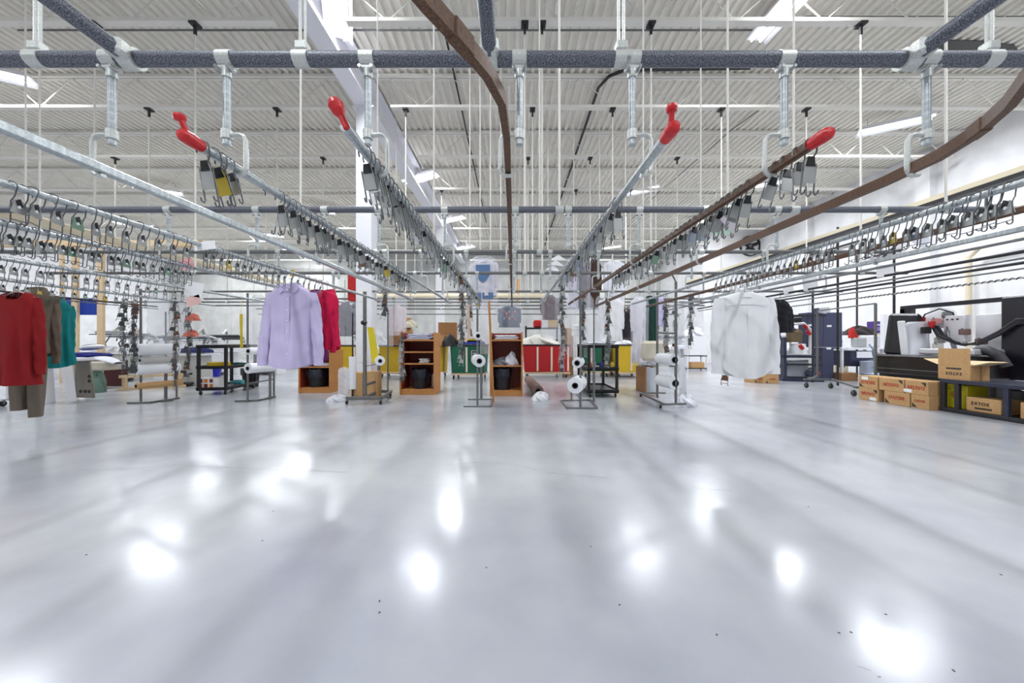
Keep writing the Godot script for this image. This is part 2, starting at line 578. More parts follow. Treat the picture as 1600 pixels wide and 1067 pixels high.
const CROSS := [[1.21, -2.4, 2.4, .024], [2.59, -4.6, 4.3, .023], [3.81, -6.0, 4.1, .021], [4.99, -6.6, 5.6, .021], [6.82, -7.2, 6.4, .02], [8.64, -10.0, 5.4, .02], [10.47, -7.6, 4.6, .02]]
func build_pipes() -> void:
	var which = ["mottled grey steel pipe crossing the whole picture near the top", "second grey crossing pipe, about a third down the picture", "third grey crossing pipe behind the sorting rails", "fourth crossing pipe just above the hanging shirts",
		"fifth crossing pipe over the cabinets", "sixth crossing pipe over the laundry trucks", "farthest thin crossing pipe before the back wall"]
	for k in CROSS.size():
		var c: Array = CROSS[k]
		pipe_x("crossing_pipe", which[k], c[1], c[2], PIPE, c[0], c[3], M.galv_dark if k < 2 else M.steel_grey)
	# pipes running towards the viewer from the first crossing pipe, each with a flanged joint
	var lx = [-1.31, -.075, 1.365]
	var ll = ["grey overhead pipe running towards the viewer at upper left", "grey overhead pipe running towards the viewer at top centre", "grey overhead pipe running towards the viewer at upper right"]
	for k in 3:
		var t = thing("overhead_pipe", ll[k], "pipe")
		part("pipe", mb().tube([Vector3(lx[k], PIPE, -1.17), Vector3(lx[k], PIPE, .9)], .024, 14), M.galv_dark, t)
		var jn = part("flange", mb().box(Vector3(lx[k], PIPE + .003, -1.165), Vector3(.062, .052, .045), Basis.IDENTITY, .01).lathe([Vector2(.0, 0), Vector2(.034, 0), Vector2(.034, .05), Vector2(0, .05)], Vector3(lx[k] - .025, PIPE, -1.21), Basis(Vector3.BACK, -PI / 2), 14), M.zinc, t)
		part("bolt", mb().lathe([Vector2(0, .012), Vector2(.009, .01), Vector2(.01, 0)], Vector3(lx[k], PIPE - .005, -1.142), Basis(Vector3.RIGHT, PI / 2), 8), M.chrome, jn)
	# saddle with twin threaded rods up to the roof
	var ti = 0
	for x in [-1.63, -.72, .375, 1.64]:
		var t = thing("pipe_suspension", ["twin white hanging rods clamped on the first pipe, far left", "thin rod pair clamped on the first pipe left of centre", "twin threaded rods clamped on the first pipe right of centre", "twin threaded rods clamped on the first pipe, far right"][ti], "rod")
		ti += 1
		part("saddle", mb().lathe([Vector2(0, -.025), Vector2(.0275, -.025), Vector2(.0275, .025), Vector2(0, .025)], Vector3(x, PIPE, -1.21), Basis(Vector3.BACK, PI / 2), 14), M.zinc, t)
		part("bracket", mb().box(Vector3(x, PIPE + .04, -1.21), Vector3(.04, .03, .035), Basis.IDENTITY, .004), M.zinc, t)
		for s in [-1, 1]:
			part("rod", mb().tube([Vector3(x + s * .009, PIPE + .05, -1.21), Vector3(x + s * .009, DECK, -1.21)], .005, 6), M.zinc, t)
	# white drop rods from joist chords down to the crossing pipes
	var rods = [[148, 4.99], [305, 4.99], [820, 4.99], [847, 4.99], [1017, 4.99], [1345, 4.99], [233, 6.82], [433, 6.82], [634, 6.82], [832, 6.82], [957, 6.82], [1127, 6.82], [1260, 6.82],
		[180, 8.64], [355, 8.64], [505, 8.64], [825, 8.64], [922, 8.64], [1058, 8.64], [415, 10.47], [690, 10.47], [900, 10.47], [985, 10.47],
		[470, 2.59], [874, 2.59], [1137, 2.59], [1240, 2.59], [1478, 2.59], [40, 3.81], [62, 3.81], [590, 3.81], [678, 3.81], [843, 3.81], [1005, 3.81], [1095, 3.81]]
	var rod_label = {2.59: "second", 3.81: "third", 4.99: "fourth", 6.82: "fifth", 8.64: "sixth", 10.47: "farthest"}
	var count = {}
	for r in rods:
		var b = at(r[0], 300, r[1])
		b.y = PIPE + .02
		count[r[1]] = count.get(r[1], 0) + 1
		var which_pipe = rod_label[r[1]]
		var t = thing("drop_rod", "thin white hanger rod, %s from left on the %s crossing pipe" % [ordinal(count[r[1]]), which_pipe], "rod", b, 0, "hanger rods to the %s crossing pipe" % which_pipe)
		var top = (5.5 if r[1] > 4 else DECK - .005) - PIPE - .02
		part("rod", mb().tube([Vector3(0, 0, 0), Vector3(0, top, 0)], .0085 if r[1] < 4 else .013, 6), M.joist, t)
		part("beam_clamp", mb().box(Vector3(0, top - .012, 0), Vector3(.1, .03, .12)), M.dark, t)
		part("clamp_nut", mb().box(Vector3(0, top - .09, 0), Vector3(.03, .13, .03)), M.dark, t)
		part("eye_clamp", mb().lathe([Vector2(0, -.03), Vector2(.03, -.03), Vector2(.03, .03), Vector2(0, .03)], Vector3(0, -.02, 0), Basis(Vector3.BACK, PI / 2), 10), M.zinc, t)
	for q in [[8.0, -7.0, 4.8, "thin crossing pipe over the yellow trucks"], [9.5, -8.0, 5.2, "thin crossing pipe just beyond the red truck"], [12.5, -9.0, 6.0, "very thin distant crossing pipe"], [7.5, .5, 2.7, "short high pipe carrying the far dresses", 2.81], [6.0, -.8, -.1, "short high pipe carrying the blue-yoked blouse", 2.49]]:
		var py = q[4] if q.size() > 4 else PIPE
		var t = thing("distant_pipe", q[3], "pipe", Vector3(0, py, -q[0]))
		part("pipe", mb().tube([Vector3(q[1], 0, 0), Vector3(q[2], 0, 0)], .02, 10), M.steel_grey, t)
		for k in 4:
			part("stay_rod", mb().tube([Vector3(lerpf(q[1], q[2], .12 + k * .25), 0, 0), Vector3(lerpf(q[1], q[2], .12 + k * .25), 6.1 - py, 0)], .01, 6), M.joist, t)

func ordinal(n: int) -> String:
	var w = ["first", "second", "third", "fourth", "fifth", "sixth", "seventh", "eighth", "ninth", "tenth", "eleventh", "twelfth"]
	if n <= 12:
		return w[n - 1]
	return "%d%s" % [n, "st" if n % 10 == 1 and n != 11 else "nd" if n % 10 == 2 and n != 12 else "rd" if n % 10 == 3 and n != 13 else "th"]

# ------------------------------------------------------------------ rails
# name, x, depth start, depth end, kind, radius, wording
var rails := [
	["L1", -.46, .97, 5.3, "galv", "rail ending in a red knob and white tags"],
	["R1", .448, .99, 5.6, "galv", "grey rail with a red cap right of centre"],
	["L2", -.945, 1.03, 5.4, "galv", "grey rail with a red cap at left"],
	["R2", .9, 1.02, 5.6, "rust", "brown rail with a red cap at right"],
	["L3", -1.41, .55, 5.0, "bar", "plain square grey rail at upper left"],
	["L4", -1.91, .7, 5.2, "galv", "long galvanised clip rail at left carrying the lilac shirt"],
	["R4", 1.91, .7, 5.6, "galv", "long galvanised rail at far right with wide clips"],
	["R5", 2.29, .8, 6.0, "rust", "flat brown rail behind the far right clips carrying the white shirt"],
	["R6", 2.68, .8, 6.2, "bar", "double grey square rail at right"],
	["R7", 3.37, 1.0, 6.4, "steel", "dark thin rail below the double grey rail at right"],
	["R8", 3.85, 1.2, 6.6, "steel", "dark thin rail with a clipped paper at right"],
	["L5", -2.56, .9, 5.4, "galv", "second clip rail at far left"],
	["L6", -3.65, 1.4, 5.6, "galv", "third clip rail at far left"],
	["L7", -4.9, 2.2, 5.8, "galv", "fourth clip rail at far left carrying the red dress"],
	["L8", -6.05, 3.2, 6.0, "steel", "thin plain rail at far left behind the teal blouse"],
]
func build_rails() -> void:
	for r in rails:
		var t = thing("sorting_rail", r[5], "rail", Vector3(r[1], RAIL, 0))
		var a = Vector3(0, 0, -r[2])
		var b = Vector3(0, 0, -r[3])
		match r[4]:
			"galv": part("rail", mb().tube([a, b], .0145, 12), M.galv, t)
			"rust": part("rail", mb().box((a + b) / 2, Vector3(.022, .034, r[3] - r[2]), Basis.IDENTITY, .006), M.rust, t)
			"bar":
				part("rail", mb().box((a + b) / 2, Vector3(.03, .03, r[3] - r[2]), Basis.IDENTITY, .004), M.galv, t)
				if r[0] == "R6":
					part("lower_rail", mb().box((a + b) / 2 + Vector3(.02, -.05, 0), Vector3(.02, .018, r[3] - r[2]), Basis.IDENTITY, .004), M.steel, t)
			"steel":
				part("rail", mb().tube([a, b], .012, 8), M.dark, t)
				part("guide_bar", mb().tube([a + Vector3(.02, -.04, 0), b + Vector3(.02, -.04, 0)], .008, 6), M.steel, t)
		if r[0] in ["R1", "L2", "R2"]:
			part("red_cap", mb().lathe([Vector2(0, .03), Vector2(.012, .028), Vector2(.0185, .018), Vector2(.02, 0), Vector2(.0175, -.04), Vector2(.016, -.04)], a, Basis(Vector3.RIGHT, PI / 2), 14), M.red, t)
		if r[0] in ["R1", "L2"]:
			var s = -1.0 if r[0] == "L2" else -.2
			part("stop_peg", mb().tube([a + Vector3(s * .004, .01, .0), a + Vector3(s * .014, .05, .01)], .008, 8).lathe([Vector2(0, -.014), Vector2(.014, -.008), Vector2(.016, 0), Vector2(.014, .008), Vector2(0, .014)], a + Vector3(s * .018, .056, .01), Basis.IDENTITY, 10), M.red, t)
		if r[0] == "L1":
			part("red_knob", mb().lathe([Vector2(.0, -.045), Vector2(.009, -.04), Vector2(.009, -.005), Vector2(.018, .012), Vector2(.021, .03), Vector2(.015, .045), Vector2(0, .05)], a + Vector3(-.012, .03, 0), Basis(Vector3.BACK, .45), 14), M.red, t)
			for q in [[Vector3(.012, -.005, .03), .35, M.paper, Vector2(.06, .055)], [Vector3(.03, -.03, .035), -.1, mat(rgb(214, 196, 80), .7), Vector2(.05, .03)], [Vector3(.055, -.05, .04), -.5, mat(rgb(176, 212, 226), .7), Vector2(.04, .06)]]:
				part("paper_tag", mb().box(q[0], Vector3(q[3].x, q[3].y, .0015), Basis(Vector3.BACK, q[1])), q[2], t)
	# the two brown tracks that bend near the viewer
	var cx = [[-.42, .36], [-.3, .42], [-.2, .52], [-.15, .61], [-.1, .69], [-.055, .77], [-.025, .86], [-.015, 1.0], [-.012, 1.4], [0, 6.0]]
	var rx = [[.62, .4], [.9, .55], [1.05, .67], [1.14, .77], [1.23, .87], [1.31, .99], [1.36, 1.12], [1.38, 1.3], [1.4, 6.0]]
	for k in 2:
		var t = thing("curved_track", ["brown flat track down the middle, curving left near the viewer", "brown flat track curving overhead at far right"][k], "rail", Vector3(0, RAIL, 0))
		var rows = [[], [], [], []]
		var pp: Array = [cx, rx][k]
		for j in pp.size():
			var p = Vector3(pp[j][0], 0, -pp[j][1])
			var q = Vector3(pp[mini(j + 1, pp.size() - 1)][0], 0, -pp[mini(j + 1, pp.size() - 1)][1]) - Vector3(pp[maxi(j - 1, 0)][0], 0, -pp[maxi(j - 1, 0)][1])
			var s = q.cross(Vector3.UP).normalized() * .01
			rows[0].append(p + s + Vector3(0, .017, 0))
			rows[1].append(p + s - Vector3(0, .017, 0))
			rows[2].append(p - s - Vector3(0, .017, 0))
			rows[3].append(p - s + Vector3(0, .017, 0))
		var m = mb()
		for e in 4:
			m.grid([rows[(e + 1) % 4], rows[e]])
		part("track", m, M.rust, t)
		part("joint_plate", mb().box(Vector3(-.1, 0, -.69) if k == 0 else Vector3(1.3, 0, -.98), Vector3(.026, .042, .06), Basis(Vector3.UP, -.53 if k == 0 else -.48), .003), M.rust, t)
	# twisted drive screw rod far right
	var t9 = thing("screw_rod", "long twisted black-and-steel drive rod at far right", "rod", Vector3(4.75, RAIL, 0))
	part("rod", mb().tube([Vector3(0, 0, -1.6), Vector3(0, 0, -6.0)], .008, 8), M.plate, t9)
	var hx = []
	for k in 700:
		var a = k * .8
		hx.append(Vector3(cos(a) * .009, sin(a) * .009, -1.6 - k * .00628))
	part("screw_thread", mb().tube(hx, .0055, 4), M.black, t9)
	# hangers that carry the rails from the crossing pipes
	var clamp_m = mb().lathe([Vector2(0, -.024), Vector2(.0275, -.024), Vector2(.0275, .024), Vector2(0, .024)], Vector3.ZERO, Basis(Vector3.BACK, PI / 2), 14).box(Vector3(0, -.034, 0), Vector3(.05, .016, .03), Basis.IDENTITY, .004).mesh()
	var drop_m = mb().tube([Vector3(0, -.03, 0), Vector3(0, -.295, 0)], .0115, 12).mesh()
	var collar_m = mb().lathe([Vector2(.0115, -.275), Vector2(.017, -.275), Vector2(.017, -.245), Vector2(.0115, -.245)], Vector3.ZERO, Basis.IDENTITY, 12).mesh()
	var socket_m = mb().lathe([Vector2(.0115, -.065), Vector2(.0155, -.065), Vector2(.0155, -.035), Vector2(.0115, -.035)], Vector3.ZERO, Basis.IDENTITY, 12).mesh()
	var bolt_m = mb().tube([Vector3(0, -.04, 0), Vector3(0, -.04, .026)], .006, 6).mesh()
	for s in [-1, 1]:
		var arc = [Vector3(s * .012, -.262, 0), Vector3(s * .04, -.26, 0)]
		for k in 9:
			var a = PI / 2 - PI * k / 8.0
			arc.append(Vector3(s * (.045 + .022 * cos(a)), -.33 + (.035 if k < 4 else -.035) + .035 * sin(a), 0))
		arc.append(Vector3(s * .028, -.399, 0))
		clip_src["hook%d" % s] = mb().tube(arc, .0095, 8, -1, .7).mesh()
	var carried = [["uppermost left clip rail", -1.91, -1], ["square grey rail", -1.41, -1], ["left red-capped rail", -.945, 1], ["red-knobbed rail", -.46, 1], ["brown middle track", -.01, -1], ["grey red-capped rail right of centre", .448, 1], ["brown red-capped rail", .9, -1], ["curved brown right track", 1.39, -1], ["far right clip rail", 1.91, -1], ["double grey right rail", 2.68, -1], ["dark thin right rail", 3.37, 1], ["second left clip rail", -2.56, -1], ["third left clip rail", -3.65, -1]]
	var pl = ["first", "second", "third", "fourth"]
	for pi in 4:
		for c in carried:
			if absf(c[1]) > [1.5, 3.0, 3.5, 3.5][pi]:
				continue
			var side: float = c[2]
			var t = thing("rail_hanger", "galvanised C-hook hanger of the %s at the %s crossing pipe" % [c[0], pl[pi]], "hanger", Vector3(c[1] - side * .035, PIPE, -CROSS[pi][0]), 0, "rail hangers on the %s crossing pipe" % pl[pi])
			part("clamp", clamp_m, M.zinc, t)
			part("drop_pipe", drop_m, M.galv, t)
			part("collar", collar_m, M.zinc, t)
			part("socket", socket_m, M.zinc, t)
			part("bolt", bolt_m, M.chrome, t, Vector3(-.02, 0, 0))
			part("bolt", bolt_m, M.chrome, t, Vector3(.02, 0, 0))
			part("hook", clip_src["hook%d" % int(side)], M.zinc, t)
	# tray with cream top and black underside along the right
	var tr = thing("cable_tray", "cream topped black tray running high along the right wall", "tray")
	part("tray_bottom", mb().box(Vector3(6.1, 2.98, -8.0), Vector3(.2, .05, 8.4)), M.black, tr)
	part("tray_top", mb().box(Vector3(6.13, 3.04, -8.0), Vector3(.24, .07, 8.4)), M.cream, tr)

# ------------------------------------------------------------------ clips
func clip_meshes() -> void:
	var w = mb()
	for s in [-1.0, 1.0]:
		var p = [Vector3(-.019, -.012, s * .021)]
		for k in 7:
			var a = PI - PI * k / 6.0
			p.append(Vector3(cos(a) * .019, sin(a) * .019, s * .021))
		p.append(Vector3(.012, -.04, s * .024))
		p.append(Vector3(.002, -.06, s * .026))
		p.append(Vector3(.0, -.138, s * .029))
		for k in 6:
			var a = -PI * k / 5.0
			p.append(Vector3(-.009 + cos(a) * .009, -.14 + sin(a) * .01, s * .029))
		w.tube(p, .0023, 5)
	w.tube([Vector3(0, -.132, -.029), Vector3(0, -.132, .029)], .002, 5)
	clip_src.wire = w.mesh()
	clip_src.plate = mb().prism([Vector2(-.018, -.052), Vector2(.018, -.052), Vector2(.034, -.104), Vector2(-.034, -.104)], -.0012, .0012, Vector3(.004, 0, 0), Basis(Vector3.UP, PI / 2)).mesh()
	clip_src.jaw = mb().prism([Vector2(-.013, -.056), Vector2(.004, -.045), Vector2(.012, -.076), Vector2(-.004, -.08)], -.004, .004, Vector3(.004, 0, 0), Basis(Vector3.UP, PI / 2)).mesh()
	clip_src.hole = mb().lathe([Vector2(.0, .0055), Vector2(.0065, .0055), Vector2(.0065, -.0055), Vector2(0, -.0055)], Vector3(.004, -.079, .004), Basis(Vector3.BACK, PI / 2), 8).mesh()

	# long clips that face along the rail: one hook over the rail, a long plate and two wire legs
	var f = mb()
	var hk = [Vector3(-.0195, -.014, 0)]
	for k in 7:
		var a = PI - PI * k / 6.0
		hk.append(Vector3(cos(a) * .0195, sin(a) * .0195, 0))
	hk.append_array([Vector3(.018, -.025, 0), Vector3(.006, -.045, 0), Vector3(0, -.062, 0)])
	f.tube(hk, .0025, 5)
	clip_src.wire_b = f.mesh()
	clip_src.plate_b = mb().prism([Vector2(-.012, -.048), Vector2(.012, -.048), Vector2(.017, -.07), Vector2(.019, -.122), Vector2(-.019, -.122), Vector2(-.017, -.07)], -.0012, .0012, Vector3(0, 0, .003)).mesh()
	var g = mb()
	g.tube([Vector3(-.02, -.06, 0), Vector3(-.02, -.15, 0)] + [Vector3(-.02, -.16, .006), Vector3(-.02, -.158, .014), Vector3(-.02, -.148, .017)], .0024, 5)
	clip_src.leg_b = g.mesh()
	clip_src.jaw_b = mb().prism([Vector2(-.01, -.04), Vector2(.01, -.04), Vector2(.014, -.07), Vector2(-.014, -.07)], -.006, .006).mesh()

func long_clip_at(x: float, z: float, lean: float, roll: float, long: float, label: String, group: String, plate: Material) -> void:
	var t: Node3D
	if not clip_src.has("node_b"):
		t = thing("rail_clip", label, "clip", Vector3.ZERO, 0, group)
		t.set_meta("base_name", "rail_clip")
		part("hook", clip_src.wire_b, M.wire, t)
		part("plate", clip_src.plate_b, plate, t)
		part("jaw", clip_src.jaw_b, M.black, t)
		part("wire_leg", clip_src.leg_b, M.wire, t)
		part("wire_leg", clip_src.leg_b, M.wire, t, Vector3(.04, 0, 0))
		clip_src.node_b = t
	else:
		t = copy(clip_src.node_b, label, group)
		(t.get_child(1) as MeshInstance3D).material_override = plate
	t.transform = Transform3D(Basis(Vector3.BACK, roll) * Basis(Vector3.RIGHT, lean) * Basis.from_scale(Vector3(1, long, 1)), Vector3(x, RAIL, -z))

func clip_at(x: float, z: float, yaw: float, lean: float, long: float, label: String, group: String, plate: Material) -> void:
	var t: Node3D
	if not clip_src.has("node"):
		t = thing("rail_clip", label, "clip", Vector3.ZERO, 0, group)
		t.set_meta("base_name", "rail_clip")
		part("wire_frame", clip_src.wire, M.wire, t)
		part("plate", clip_src.plate, plate, t)
		part("jaw", clip_src.jaw, M.black, t)
		part("rivet", clip_src.hole, M.paper, t)
		clip_src.node = t
	else:
		t = copy(clip_src.node, label, group)
		(t.get_child(1) as MeshInstance3D).material_override = plate
	t.transform = Transform3D(Basis(Vector3.UP, yaw) * Basis(Vector3.FORWARD, 0.0) * Basis(Vector3.RIGHT, lean) * Basis.from_scale(Vector3(1, long, 1)), Vector3(x, RAIL, -z))

func build_clips() -> void:
	clip_meshes()
	var odd = [mat(rgb(196, 170, 60), .5), mat(rgb(110, 74, 52), .6), mat(rgb(118, 150, 128), .5), mat(rgb(150, 158, 172), .4, .4)]
	# rail x, from depth, to depth, count, yaw, stretch, wording
	var runs = [
		[-.46, 1.1, 4.9, 44, .75, 1.05, "grey spring clip on the rail with the red knob"],
		[.448, 1.5, 3.0, 24, -.75, 1.05, "grey spring clip on the red-capped rail right of centre"],
		[.9, 1.06, 1.2, 4, -.7, 1.05, "grey spring clip near the red end of the brown rail"],
		[.9, 1.33, 3.0, 30, -.7, 1.05, "grey spring clip midway along the brown rail"],
		[-.945, 1.08, 1.17, 4, .7, 1.05, "spring clip beside the red cap of the left rail"],
		[-.945, 1.43, 3.2, 32, .7, 1.05, "grey spring clip midway along the left red-capped rail"],
		[-1.91, 1.36, 2.06, 11, .35, 1.0, "wide grey clip on the uppermost left clip rail"],
		[-1.91, 2.18, 3.5, 18, .35, 1.0, "grey clip on the left rail just before the lilac shirt"],
		[-2.56, 1.74, 2.8, 22, .3, 1.0, "grey clip on the second clip rail at far left"],
		[-3.65, 2.45, 4.0, 20, .3, 1.0, "grey clip on the third clip rail at far left"],
		[-4.9, 3.3, 4.7, 15, .3, 1.0, "grey clip on the fourth clip rail at far left"],
		[1.91, 1.36, 1.98, 14, -.35, 1.0, "wide grey clip on the far right galvanised rail"],
		[1.91, 2.1, 3.3, 20, -.35, 1.0, "grey clip farther along the far right galvanised rail"]]
	for r in runs:
		for k in r[3]:
			var f = float(k) / maxf(1, r[3] - 1)
			var z: float = r[1] * pow(r[2] / r[1], f) + rng.randf_range(-.008, .008)
			var lab = r[6] + ", " + ordinal(k + 1) + " from its near end"
			var gp = r[6].replace("grey ", "").replace("clip ", "clips ")
			var pm: Material = odd[rng.randi() % 4] if rng.randf() < .16 else M.plate
			if r[0] == -.945 and r[3] == 4 and k in [1, 2]:
				pm = odd[0]
			if absf(r[4]) > .6:
				long_clip_at(r[0], z, rng.randf_range(-.25, .2), -signf(r[0]) * rng.randf_range(-.05, .3), r[5] * rng.randf_range(.85, 1.0), lab, gp, pm)
				continue
			clip_at(r[0], z, r[4] + rng.randf_range(-.12, .12), rng.randf_range(-.1, .1), r[5] * rng.randf_range(.94, 1.06), lab, gp, pm)
	# hanging columns of nested clips
	var link = mb()
	var tmp: ArrayMesh = clip_src.wire
	var arr = tmp.surface_get_arrays(0)
	link.v = arr[Mesh.ARRAY_VERTEX]
	link.n = arr[Mesh.ARRAY_NORMAL]
	link.i = arr[Mesh.ARRAY_INDEX]
	link.prism([Vector2(-.018, -.052), Vector2(.018, -.052), Vector2(.034, -.104), Vector2(-.034, -.104)], -.002, .002, Vector3(.004, 0, 0), Basis(Vector3.UP, PI / 2))
	var linkm = link.mesh()
	var cols = [[193, 462, 588, 5.0, "leftmost column of nested clips beside the ironing table"], [209, 466, 590, 5.2, "column of nested clips left of the film rolls"], [274, 462, 612, 5.5, "thin column of nested clips in front of the garment bag"],
		[294, 470, 596, 5.7, "dense column of nested clips left of the black cart"], [722, 440, 572, 5.6, "dense column of nested clips before the green truck"], [733, 452, 530, 6.0, "short column of nested clips above the green truck"], [878, 424, 592, 5.4, "tall column of nested clips before the red truck"],
		[911, 455, 540, 6.2, "short column of nested clips right of the red truck"], [950, 460, 575, 5.9, "column of nested clips above the empty black cart"], [1040, 462, 560, 6.1, "bunch of nested clips behind the tall garment rack"], [1056, 470, 556, 6.6, "second bunch of nested clips behind the tall garment rack"],
		[1079, 455, 545, 5.6, "column of nested clips left of the white shirt"], [1119, 455, 470, 4.4, "stub of nested clips at the white shirt's shoulder"], [1134, 578, 606, 4.0, "loose clip hanging under the white shirt"], [628, 520, 600, 5.9, "column of nested clips at the second cabinet's edge"], [602, 440, 500, 5.0, "column of nested clips over the hanging plastic bags"]]
	for c in cols:
		var p0 = at(c[0], c[1], c[3])
		var p1 = at(c[0], c[2], c[3])
		var t = thing("clip_column", c[4], "clip column", p0)
		var n = maxi(1, int((p0.y - p1.y - .1) / .062))
		part("strand", mb().tube([Vector3(0, .06, 0), Vector3(0, p1.y - p0.y + .1, 0)], .004, 5), M.wire, t)
		for k in n:
			var b = Basis(Vector3.UP, PI / 2 + rng.randf_range(-.7, .7)) * Basis(Vector3.RIGHT, rng.randf_range(-.25, .25)) * Basis.from_scale(Vector3(1.25, 1.15, 1.25))
			part("clip", linkm, M.wire if rng.randf() < .55 else (M.plate if rng.randf() < .8 else odd[1]), t, Vector3(rng.randf_range(-.012, .012), -k * .062, rng.randf_range(-.015, .015)), b)
	# papers clipped to the rails
	for q in [[292, 412, 2.8, 0.3, .1, .085, mat(rgb(238, 176, 176), .8), "pink and white slip clipped on a left rail"], [303, 452, 3.9, -.2, .2, .16, M.paper, "white slip hanging left of the lilac shirt"], [302, 470, 3.9, .3, .16, .1, mat(rgb(238, 196, 190), .8), "pale pink slip hanging left of the lilac shirt"], [320, 384, 2.15, .12, .13, .05, M.paper, "white sheet folded over a left clip rail"],
			[1232, 453, 4.28, .3, .13, .12, M.paper, "white slip clipped right of the white shirt"], [1266, 443, 4.0, .15, .17, .15, M.paper, "larger white slip clipped farther right of the white shirt"], [1383, 423, 3.18, .1, .16, .11, M.paper, "printed paper clipped on a dark rail at far right"], [1440, 376, 2.3, -.5, .1, .08, M.linen, "grey-white slip dangling below the far right clips"],
			[457, 427, 3.1, .1, .05, .05, M.yellow, "small yellow tag above the lilac shirt"], [717, 432, 3.05, .3, .02, .06, M.yellow, "yellow tag at the end of the middle clip rail"], [1141, 347, 1.46, .7, .05, .075, mat(rgb(214, 208, 216), .8), "patterned slip hanging from the brown rail"]]:
		one("paper_slip", q[7], "paper", mb().box(Vector3.ZERO, Vector3(q[4], q[5], .002), Basis(Vector3.BACK, q[3])), q[6], at(q[0], q[1], q[2]))

# ------------------------------------------------------------------ garments
# p: col, sw shoulder half width, hw hem half width, len, slv sleeve length, tail hem curve, front details
func garment(called: String, label: String, cat: String, hook: Vector3, turn: float, p: Dictionary) -> Node3D:
	var t = thing(called, label, cat, hook, turn, p.get("group", ""))
	var cloth = mat(p.col, .92, 0, {"cull_mode": BaseMaterial3D.CULL_DISABLED})
	var sw: float = p.get("sw", .22)
	var hw: float = p.get("hw", .27)
	var ln: float = p.get("len", .78)
	var tail: float = p.get("tail", .05)
	var dep: float = p.get("dep", .09)
	var fold: float = p.get("fold", .012)
	var y0: float = -.1
	var ph = float(String(t.name).hash() % 100)
	var rows = []
	for j in 29:
		var f = j / 28.0
		var y: float
		var w: float
		var d: float
		if j < 6:
			var g = j / 5.0
			y = y0 - .085 * g * g - .012 * g
			w = lerpf(.07, sw, pow(g, .75))
			d = lerpf(.055, dep * .85, g)
		else:
			var g = (j - 5) / 23.0
			y = y0 - .097 - (ln - .097) * g
			w = lerpf(sw, hw, pow(g, .6)) - .02 * sin(g * PI)
			d = lerpf(dep * .85, dep, g)
		var row = []
		var scoop = p.get("scoop", 0.0) * maxf(0.0, 1.0 - j / 5.0)
		for k in 56:
			var a = TAU * k / 56.0
			var cx = signf(cos(a)) * pow(absf(cos(a)), .8)
			var cz = signf(sin(a)) * pow(absf(sin(a)), .8)
			var am = fold * smoothstep(.1, 1.0, f)
			var wob = am * (sin(a * 7.0 + ph + f * 1.5) + .6 * sin(a * 12.0 + ph * 2.0 - f * 2.0)) + .003 * sin(f * 26.0 + a * 3.0 + ph)
			var yy = y - scoop * pow(maxf(0.0, sin(a)), 2.0)
			if j > 5:
				yy += tail * pow(absf(cos(a)), 2.0) * f * f * f
			row.append(Vector3(cx * (w + wob * .4), yy, cz * (d + wob)))
		rows.append(row)
	part("body", mb().grid(rows, true), cloth, t)
	var sl: float = p.get("slv", .58)
	if sl > 0:
		for s in [-1.0, 1.0]:
			var sr = []
			var out: float = p.get("out", .1)
			var rr: float = p.get("slr", .072)
			for j in 15:
				var f = j / 14.0
				var c = Vector3(s * (sw - .035 + out * (1.0 - pow(1.0 - f, 2.0))), y0 - .1 - sl * f + .05 * pow(1.0 - f, 3.0), -.01 + p.get("fwd", .03) * f)
				var r = lerpf(rr * 1.05, rr * .62, f)
				if j == 0:
					r = rr * .8
				var ring = []
				for k in 18:
					var a = TAU * k / 18.0
					var wob = .0045 * sin(a * 5.0 + f * 9.0 + s) + .004 * sin(f * 30.0 + a * 2.0 + ph)
					ring.append(c + Vector3(cos(a) * (r + wob), sin(f * 3.0) * .004, sin(a) * (r * .55 + wob)))
				sr.append(ring)
			var so = part("sleeve", mb().grid(sr, true), cloth, t)
			if p.get("cuff", true) and not p.get("plain", false):
				var cr = []
				for j in 3:
					var ring = []
					for k in 18:
						var a = TAU * k / 18.0
						ring.append(Vector3(s * (sw - .035 + out) + cos(a) * rr * .66, y0 - .1 - sl + .045 - j * .03, -.01 + p.get("fwd", .03) + sin(a) * rr * .42))
					cr.append(ring)
				part("cuff", mb().grid(cr, true), cloth, so)
	# collar or neckband
	if p.get("collar", true):
		var cr = []
		for j in 4:
			var ring = []
			for k in 24:
				var a = TAU * k / 24.0
				var flare: float = [0.0, .006, .014, .03][j]
				ring.append(Vector3(cos(a) * (.062 + flare), y0 + .015 - [0.03, -.008, -.004, .045][j] - .022 * sin(a), sin(a) * (.05 + flare)))
			cr.append(ring)
		part("collar", mb().grid(cr, true), cloth, t)
	if p.get("placket", false):
		for s in [-1.0, 1.0]:
			part("collar_flap", mb().prism([Vector2(0, 0), Vector2(s * .075, .035), Vector2(s * .1, -.01), Vector2(s * .055, -.07)], -.002, .002, Vector3(0, y0 - .01, .068), Basis(Vector3.RIGHT, -.25)), cloth, t)
		var pk = part("placket", mb().box(Vector3(.012, y0 - .06 - ln * .47, dep * .98 + .004), Vector3(.032, ln * .86, .006), Basis(Vector3.RIGHT, -.015), .002), cloth, t)
		for k in 6:
			part("button", mb().lathe([Vector2(0, .003), Vector2(.0055, .002), Vector2(.006, 0)], Vector3(.012, y0 - .12 - k * ln * .13, dep + .01), Basis(Vector3.RIGHT, PI / 2), 8), M.paper, pk)
		part("neck_label", mb().box(Vector3(0, y0 + .012, -.038), Vector3(.045, .02, .003)), mat(rgb(40, 38, 60), .8), t)
